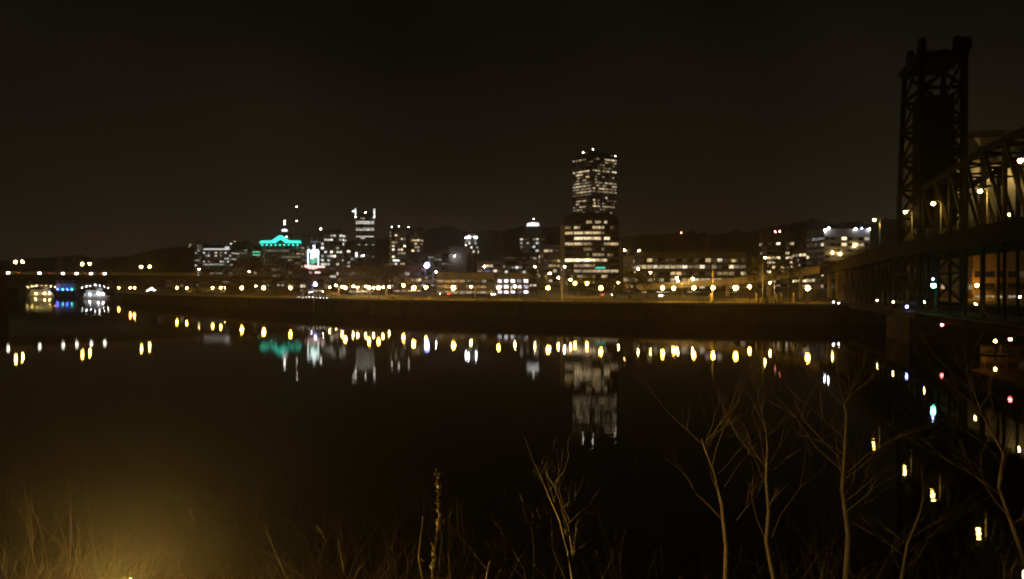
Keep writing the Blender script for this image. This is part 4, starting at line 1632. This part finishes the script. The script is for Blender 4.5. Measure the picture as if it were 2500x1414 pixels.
for s_ in (10, 142, 235, 320, 400):
    b = MB()
    b.prism([ap(s_ - 3, -9, 0)[:2], ap(s_ + 3, -9, 0)[:2], ap(s_ + 3, 9, 0)[:2], ap(s_ - 3, 9, 0)[:2]][::-1], -2, 12.4)
    b.build('pier', M['quay'], AB)
for x, y, tt in ((38, 640, -8), (55, 639, 8), (201, 645, -8), (219, 644, 8), (345, 652, -8), (365, 651, 8)):
    k = (x - 1250) / F
    o = A0 + AN * tt
    s = (k * o.y - o.x) / (AU.x - k * AU.y)
    p = o + AU * s
    p.z = CAMZ + (HZ - y) / F * p.y
    post_lamp(p, 16.42, 'sodhi', .5, 'amber globe lamp on the railing of the far road bridge', 'lamps on the far road bridge', 'bridge_lamp', 'street lamp')

# cars
CARM = {}
def car_meshes():
    body = MB().slab([(-2.1, .35), (-2.15, .8), (-1.5, .95), (-1.0, 1.42), (.5, 1.45), (1.1, .95), (2.0, .8), (2.1, .4)], -.85, .85).mesh('body', mat('car_paint', (.12, .12, .13), .3, .1, 1))
    glass_ = MB().slab([(-1.3, .98), (-.95, 1.36), (.45, 1.39), (.95, .98)], -.86, .86).mesh('side_window', M['glass'])
    wb = MB()
    for j in range(12):
        an = 2 * math.pi * j / 12
        wb.v.append((.33 * math.cos(an), -.1, .33 * math.sin(an)))
    for j in range(12):
        an = 2 * math.pi * j / 12
        wb.v.append((.33 * math.cos(an), .1, .33 * math.sin(an)))
    wb.f.append(tuple(range(12)))
    wb.f.append(tuple(range(12, 24))[::-1])
    for j in range(12):
        j2 = (j + 1) % 12
        wb.f.append((j2, j, 12 + j, 12 + j2))
    wheel = wb.mesh('wheel', M['iron'])
    return body, glass_, wheel


CB, CG, CW = car_meshes()


def car(p, rz, label, group, hr=.22):
    t = thing('car', label, 'car', p, rz, group)
    put(CB, 'body', t)
    put(CG, 'side_window', t)
    for x_ in (-1.3, 1.3):
        for y_ in (-.85, .85):
            put(CW, 'wheel', t, (x_, y_, .33))
    for y_ in (-.62, .62):
        put(globe('head', hr), 'headlight', t, (2.12, y_, .68))
        put(globe('tail', .16), 'tail_light', t, (-2.14, y_, .75))
    return t


for x in (32, 108, 165, 198, 233, 266):
    k = (x - 1250) / F
    o = A0 + AN * -5
    s = (k * o.y - o.x) / (AU.x - k * AU.y)
    p = o + AU * s
    car((p.x, p.y, 16.42), math.atan2(AU.y, AU.x), 'dark car with headlights on driving over the far road bridge', 'cars on the far road bridge', .3)
for x, o_ in ((492, 52), (1086, 49), (1200, 54), (1620, 47), (1480, 52), (745, 50)):
    p = on_quay(x, o_)
    car((p.x, p.y, gz(p) + .02), R.choice((.5, 2.5, -2.2, -1.2)), 'dark car with headlights on along the riverside road', 'cars on the riverside road')

# ------------------------------------------------------------------ second far bridge with colour-lit piers, lift towers, boats
MBR = thing('far_pier_bridge', 'far low bridge whose piers are floodlit blue, teal and green', 'bridge')
Ym = 867.0
zdk = CAMZ + (HZ - 684) / F * Ym
for x, wpx, kind in ((143, 10, 'bluef'), (156, 12, 'tealf'), (167, 8, 'bluef'), (178, 12, 'greenf')):
    p = at(x, HZ, Ym)
    w_ = px(wpx, Ym) / 2
    MB().box((p.x - w_, p.y, 5.6), (p.x + w_, p.y + 4, zdk - .6)).build('pier_column', M['concrete'], MBR)
    put(globe(kind, .3), 'floodlight', MBR, (p.x, p.y - 2.2, 7.0))
a, c = at(136, HZ, Ym), at(187, HZ, Ym)
MB().box((a.x, Ym - 3, -2), (c.x, Ym + 8, 5.5)).build('pier_base', M['quay'], MBR)
MB().box((a.x - 130, Ym - 1, zdk - .5), (c.x + 60, Ym + 14, zdk + 1.4)).build('deck', M['rust'], MBR)
rl = MB()
for k in range(60):
    rl.bar((a.x - 130 + 3.5 * k, Ym - .9, zdk + 1.4), (a.x - 130 + 3.5 * k, Ym - .9, zdk + 2.4), .12)
rl.build('railing', M['iron'], MBR)
for x in (55, 245, 330):
    p = at(x, HZ, Ym)
    MB().box((p.x - 3, Ym, -2), (p.x + 3, Ym + 8, zdk - .52)).build('pier', M['quay'], MBR)

for x, yt, lab in ((145, 630, 'distant pale lattice lift tower over the colour-lit piers'), (263, 632, 'distant pale lattice lift tower over the moored white boat')):
    Yl = 1250.0
    p = at(x, HZ, Yl)
    t = thing('lift_tower', lab, 'bridge tower', (p.x, Yl, 0))
    hh = CAMZ + (HZ - yt) / F * Yl
    for sx_ in (-1, 1):
        for sy_ in (-1, 1):
            MB().bar((4.5 * sx_, 4 * sy_, 0), (2.6 * sx_, 2.4 * sy_, hh), .7).build('leg', M['concrete'], t)
    for k in range(6):
        z0_, z1_ = hh * k / 6, hh * (k + 1) / 6
        w0, w1 = 4.5 - 1.9 * k / 6, 4.5 - 1.9 * (k + 1) / 6
        for sy_ in (-3.2, 3.2):
            MB().bar((-w0, sy_, z0_), (w1, sy_, z1_), .4).build('brace', M['concrete'], t)
            MB().bar((w0, sy_, z0_), (-w1, sy_, z1_), .4).build('brace', M['concrete'], t)
    MB().box((-3.6, -3.4, hh), (3.6, 3.4, hh + 1.6)).build('cap', M['concrete'], t)
    put(globe('street', .22), 'tower_lamp', t, (0, -6, hh * .45))


def boat(name, label, x0, x1, ywl, decks, kind_l, mw, tint, gain):
    Yb = CAMZ * F / (ywl - HZ)
    L = px(x1 - x0, Yb)
    p = at((x0 + x1) / 2, HZ, Yb)
    t = thing(name, label, 'boat', (p.x, Yb, 0), math.radians(6))
    hull = MB()
    hull.slab([(-L / 2, 1.7), (-L / 2 + 1.0, -.4), (L / 2 - 2.5, -.4), (L / 2 + .5, 2.1)], -2.6, 2.6)
    hull.build('hull', M['white'], t)
    for d_ in range(decks):
        a_, c_ = -L / 2 + 1.2 + 1.4 * d_, L / 2 - 4 - 2.2 * d_
        z = 1.75 + 2.6 * d_
        cb = MB().box((a_, -2.3 + .2 * d_, z), (c_, 2.3 - .2 * d_, z + 2.3)).build('cabin', M['white'], t)
        MB().box((a_ - .6, -2.7 + .2 * d_, z + 2.304), (c_ + .8, 2.7 - .2 * d_, z + 2.5)).build('deck_roof', M['white'], t)
        n = int((c_ - a_) / 2)
        for k in range(n):
            pane(cb, (a_ + (k + .5) * (c_ - a_) / n, -2.34 + .2 * d_, z + 1.3), 0, 1.4, 1.1, tint[R.randrange(len(tint))], R.uniform(.2, 1) * gain)
    zt_ = 1.75 + 2.6 * decks
    MB().box((L * .05, -1.2, zt_ - .05), (L * .2, 1.2, zt_ + 2.0)).build('wheelhouse', M['white'], t)
    MB().lathe([(.16, zt_), (.06, zt_ + 6)], 6, (0, 0, 0)).build('mast', M['white'], t)
    for k in range(7):
        u = k / 6
        put(globe(kind_l, .13), 'string_light', t, (-L / 2 + u * L, -2.9, zt_ + 2.0 + 2.6 * (1 - abs(2 * u - 1)) + R.uniform(-.3, .3)))
    for u in (.3, .62, .8):
        put(globe(kind_l, .26), 'deck_lamp', t, (-L / 2 + u * L, -3.0, 2.6 + R.uniform(0, 2)))
    return t


boat('excursion_boat', 'white excursion boat hung with blue-white lamps moored at the far quay', 205, 266, 728, 2, 'white', 'white', [(.6, .75, 1), (.8, .9, 1)], .6)
boat('restaurant_boat', 'moored restaurant boat with rows of golden cabin windows', 72, 136, 724, 2, 'street', 'white', [(1, .7, .25), (1, .75, .35)], .35)
boat('small_launch', 'small launch with white cabin lights moored below the quay', 360, 384, 732, 1, 'white', 'white', WC, .6)

# houses on the hillside
HL = [(1028, 575), (1093, 588), (1113, 579), (1216, 575), (1221, 573), (1076, 579), (1187, 592), (1195, 597), (1340, 592), (1360, 590), (1658, 576), (932, 589),
      (1245, 600), (1235, 599), (1810, 628), (1240, 612), (450, 640), (468, 603), (471, 598), (580, 590), (585, 600), (604, 597), (205, 640), (258, 637), (285, 633), (1535, 640), (1250, 584), (1290, 596), (1090, 600), (1750, 600), (1620, 604)]
HB = MB().box((-5, -4, 0), (5, 4, 5.5)).mesh('wall', M['cream'])
HR = MB().slab([(-5.6, 5.5), (0, 8.6), (5.6, 5.5)], -4.5, 4.5).mesh('roof', M['roof'])
for x, y in HL:
    p = hill_point(x, y)
    t = thing('hillside_house', 'small gabled house with a lit window on the wooded hill', 'house', (p.x, p.y - 12, p.z - 3.2), R.uniform(-.4, .4), 'houses on the hill')
    put(HB, 'wall', t)
    put(HR, 'roof', t)
    pane(t, (0, -4.1, 3.0), 0, 2.2, 1.9, WT[R.randrange(4)], R.uniform(.4, 1.0))
    if x == 1658:
        t['label'] = 'lone hilltop house with a reddish roof lamp above the long low office'
        put(globe('redsm', 1.0), 'roof_lamp', t, (0, -5, 9.5))

# ------------------------------------------------------------------ foreground bank: path lamps and winter plants
def path_lamp(p, label, kind, r=.17):
    return post_lamp(p, bank_z(p.x, p.y), kind, r, label, None, 'path_lamp', 'lamp post')


path_lamp(at(310, 1459, 9.4), 'amber globe path lamp on the near bank among the left bushes', 'path', .18)
path_lamp(at(2530, 1412, 13.0), 'amber globe path lamp on the near bank below the right saplings', 'path2')


def leaf_mesh(s, m):
    return MB()


LEAFM = {}
for nm in ('dryleaf', 'straw'):
    b = MB()
    b.v = [(0, 0, 0), (.35, .18, .04), (.75, .16, .02), (1, 0, -.06), (.75, -.16, .02), (.35, -.18, .04), (.4, 0, -.03), (.75, 0, -.04)]
    b.f = [(0, 6, 1), (1, 6, 7, 2), (2, 7, 3), (0, 5, 6), (5, 4, 7, 6), (4, 3, 7)]
    LEAFM[nm] = b.mesh('leaf', M[nm])


def add_leaf(parent, p, s, rng, m='dryleaf'):
    o = put(LEAFM[m], 'leaf', parent, p, None, (s, s, s))
    o.rotation_euler = (rng.uniform(-1, 1), rng.uniform(-1.2, .6), rng.uniform(0, 6.28))


def sapling(name, label, x, Y, pts_px, r0, seed, kids=12, twig_l=.9, m='bark', leaves=0, cat='sapling', group=None, thin=1.0, lean=1.3):
    """a bare young tree: main stem through the pixels given at depth Y, side branches and twigs"""
    rng = random.Random(seed)
    pts = [at(a, c, Y) for a, c in pts_px]
    base = pts[0].copy()
    gzb = bank_z(base.x, base.y)
    root = Vector((base.x + (base.x - pts[1].x) * .3, base.y, gzb - .1))
    t = thing(name, label, cat, root, 0, group)
    loc = [Vector((0, 0, 0))] + [p - root for p in pts]
    # depth wander
    for i, p in enumerate(loc):
        p.y += rng.uniform(-.1, .1) * i
    n = len(loc)
    MB().tube(loc, [r0 * (1 - .8 * i / (n - 1)) for i in range(n)], 7).build('trunk', M[m], t, True)
    tb = MB()
    tips = []
    for k in range(kids):
        u = rng.uniform(.3, .99)
        f_ = u * (n - 1)
        i = min(n - 2, int(f_))
        p = loc[i].lerp(loc[i + 1], f_ - i)
        an = rng.uniform(0, 6.28)
        d = Vector((math.cos(an), math.sin(an), lean * rng.uniform(.5, 1.4))).normalized()
        branch(tb, rng, p, d, twig_l * rng.uniform(.3, 1.3) * (1.25 - u * .6), r0 * .2 * (1.1 - u * .7) * thin, 2, tips, 4, 0, .6, 4)
    tag(tb.build('twigs', M['twig' if m == 'bark' else 'twigd'], t), kind='stuff')
    for k in range(leaves):
        p, d = tips[rng.randrange(len(tips))]
        add_leaf(t, p, rng.uniform(.04, .08), rng)
    return t


sapling('sapling', 'leaning forked sapling with two thin stems over the dark water', 1390, 7.5, [(1400, 1414), (1388, 1340), (1372, 1290), (1340, 1210), (1312, 1150)], .028, 41, 14, .55)
sapling('sapling', 'second thin stem leaning beside the forked sapling', 1395, 7.7, [(1404, 1420), (1396, 1330), (1386, 1270), (1360, 1205), (1335, 1165)], .02, 42, 8, .4)
sapling('sapling', 'straight pale sapling with a fork low on the right bank', 1770, 11.0, [(1775, 1420), (1768, 1330), (1762, 1230), (1752, 1160), (1735, 1110), (1712, 1070)], .042, 43, 13, 1.1)
sapling('sapling', 'taller slender sapling just right of the straight pale one', 1875, 12.0, [(1892, 1420), (1880, 1330), (1868, 1240), (1860, 1160), (1850, 1080), (1846, 1020)], .042, 44, 12, 1.1)
sapling('young_tree', 'tall bare young tree with a wide side branch below the bridge', 2050, 13.5, [(2066, 1420), (2062, 1300), (2052, 1190), (2042, 1100), (2038, 1000), (2036, 930)], .05, 45, 17, 1.4, cat='tree')
sapling('young_tree', 'bare spreading tree leaning in over the right edge of the bank', 2440, 12.0, [(2520, 1420), (2490, 1320), (2462, 1200), (2430, 1100), (2400, 1010), (2385, 950)], .045, 46, 20, 1.5, cat='tree')
sapling('sapling', 'thin leaning sapling between the tall young tree and the right lamp', 2240, 12.5, [(2200, 1420), (2215, 1330), (2240, 1250), (2262, 1180)], .025, 47, 12, 1.0, leaves=0)
sapling('sapling', 'small thin sapling standing in the glow of the left path lamp', 458, 6.4, [(460, 1420), (459, 1370), (460, 1300), (458, 1240), (457, 1205)], .008, 49, 7, .3, m='barkd', leaves=0)

# dry weed with a tall seed head
def weed(x, Y, ytop, label, seed, head=True, leaves=8, side=True):
    rng = random.Random(seed)
    top = at(x, ytop, Y)
    gzb = bank_z(top.x, Y)
    t = thing('dry_weed', label, 'weed', (top.x, Y, gzb - .05))
    h = top.z - gzb + .05
    n = 7
    loc = [Vector((rng.uniform(-.006, .006) * i, rng.uniform(-.01, .01), h * i / n)) for i in range(n + 1)]
    MB().tube(loc, [0.0105 - .0008 * i for i in range(n + 1)], 6).build('stem', M['straw'], t, True)
    if head:
        hb = MB()
        for k in range(90):
            u = rng.uniform(.70, 1.0)
            f_ = u * n
            i = min(n - 1, int(f_))
            p = loc[i].lerp(loc[i + 1], f_ - i)
            an = rng.uniform(0, 6.28)
            o = Vector((math.cos(an), math.sin(an), .8)) * rng.uniform(.01, .032)
            hb.tube([p, p + o], [.005, .003], 4)
        hb.build('seed_head', M['straw'], t)
    if side:
        sb_ = MB()
        for k in range(3):
            u = (.52, .62, .45)[k]
            p = loc[int(u * n)]
            e_ = p + Vector(((.16, -.07, .1)[k], .02, .14))
            sb_.tube([p, p.lerp(e_, .5) + Vector((0, 0, -.02)), e_], [.007, .006, .005], 5)
            add_leaf(t, e_, .06, rng, 'straw')
            add_leaf(t, p.lerp(e_, .7), .05, rng, 'straw')
        sb_.build('side_stem', M['straw'], t)
    for k in range(leaves):
        p = loc[rng.randrange(2, n)]
        add_leaf(t, p, rng.uniform(.03, .08), rng, 'straw')
    return t


weed(1062, 6.0, 1148, 'tall dry weed with an upright seed head before the dark water', 61)
weed(1031, 6.1, 1262, 'shorter dry weed with curled leaves beside the seed head', 62, False, 14)
weed(1185, 6.2, 1372, 'low dry weed stalk right of the seed head', 63, False, 6, False)


def bush(name, label, x, Y, w_px, ytop, seed, stems=46, m='twig', leaves=30, lean=(0, 0), depth=2, group=None, flat=.9, rr=.009, ls=1.0):
    """a thicket: many stems fanning from the ground"""
    rng = random.Random(seed)
    c = at(x, HZ, Y)
    gzb = bank_z(c.x, Y)
    top = at(x, ytop, Y).z
    h = top - gzb
    w = px(w_px, Y) / 2
    t = thing(name, label, 'bush', (c.x, Y, gzb - .05), 0, group)
    b = MB()
    tips = []
    for k in range(stems):
        p0 = Vector((rng.gauss(0, w * .35), rng.gauss(0, w * .3), 0))
        d = Vector((lean[0] + rng.gauss(0, .3) + p0.x / w * .35, lean[1] + rng.gauss(0, .25), 1)).normalized()
        branch(b, rng, p0, d, h * rng.uniform(.32, .55), rr * rng.uniform(.7, 1.3), depth, tips, 4, .02, .5, 3)
    tag(b.build('stems', M[m], t), kind='stuff')
    lf = MB()
    for k in range(leaves * 12):
        p, d = tips[rng.randrange(len(tips))]
        c_ = p + Vector((rng.gauss(0, .015), rng.gauss(0, .015), rng.gauss(0, .015))) * ls ** 4
        s = rng.uniform(.008, .02) * ls
        u = Vector((rng.uniform(-1, 1), rng.uniform(-1, 1), rng.uniform(-1, 1))).normalized() * s
        v = u.cross(Vector((rng.uniform(-1, 1), rng.uniform(-1, 1), rng.uniform(-1, 1)))).normalized() * s * .6
        lf.quad(c_ - u, c_ - v, c_ + u, c_ + v)
    if leaves:
        tag(lf.build('leaf_litter', M['dryleaf'], t), kind='stuff')
    return t


bush('thicket', 'dense thicket of long stems leaning right beside the left path lamp', -20, 6.4, 380, 1180, 71, 70, 'twigd', 0, (.6, 0))
bush('thicket', 'tall faint thicket rising behind the leaning stems on the left', -60, 13.5, 520, 1080, 72, 46, 'twigd', 0, (.2, 0))
bush('bush', 'rounded twiggy bush left of the dry weeds', 880, 6.2, 330, 1285, 73, 110, 'twigb', 0, depth=3)
bush('bush', 'low tangle of fine stems glowing amber beyond the left path lamp', 330, 14.0, 520, 1375, 74, 80, 'twigd', 0)
bush('bush', 'low dry bush between the path lamp and the small thin sapling', 640, 7.0, 380, 1360, 75, 40, 'twigd', 0)
bush('bush', 'brambly bush at the foot of the saplings on the right', 1720, 10.0, 460, 1330, 76, 60, 'twigd', 0)
bush('bush', 'wide brambly bush under the tall young tree', 2150, 12.4, 620, 1270, 77, 80, 'twigd', 0)
bush('bush', 'reddish bush around the right path lamp', 2430, 12.2, 420, 1300, 78, 60, 'twig', 0)
bush('bush', 'small dry bush below the forked sapling', 1430, 8.0, 260, 1350, 79, 46, 'twig', 0)
bush('bush', 'sparse bare bush low at the centre of the bank', 1230, 7.0, 220, 1395, 80, 30, 'twigd', 0)


# ------------------------------------------------------------------ thin haze added over everything to spread the lamp glow
hz = MB().box((-4300, -340, -3.5), (2600, 3900, 215))
hm_ = bpy.data.materials.new('glow_haze')
hm_.use_nodes = True
hn = hm_.node_tree.nodes
hn.remove(hn['Principled BSDF'])
pv = hn.new('ShaderNodeVolumePrincipled')
pv.inputs['Color'].default_value = (0.93, 0.92, 0.90, 1)
pv.inputs['Density'].default_value = 0.00012
pv.inputs['Anisotropy'].default_value = 0.87
hm_.node_tree.links.new(pv.outputs[0], hn['Material Output'].inputs['Volume'])
tag(hz.build('haze', hm_), kind='stuff')


# ------------------------------------------------------------------ say which lamp is which by what stands behind it
BL = []
for o in list(sc.objects):
    if o.parent is None and o.get('category') in ('building', 'skyscraper', 'office building', 'tower') and o.location.y > 0:
        BL.append((1250 + F * o.location.x / o.location.y, o.location.y, o.name.split('.')[0].replace('_', ' ')))
PHR = {'amber lamps along the quay': 'black post lamp with amber globe on the quay before the %s',
       'street lamps in the town': 'tall hooded street lamp with warm lens by the %s',
       'amber lamps beside the road': 'amber globe lamp on a roadside post before the %s',
       'houses on the hill': 'small gabled hillside house with a lit window above the %s',
       'cars on the riverside road': 'dark car with headlights on the riverside road before the %s',
       'cold white street lamps': 'tall street lamp with cold white lens by the %s',
       'benches on the quay path': 'slatted park bench on the quay path before the %s'}
for o in list(sc.objects):
    g_ = o.get('group')
    if o.parent is None and g_ in PHR and 'reddish' not in o['label']:
        x_ = 1250 + F * o.location.x / o.location.y
        o['label'] = PHR[g_] % min(BL, key=lambda t_: abs(t_[0] - x_))[2]
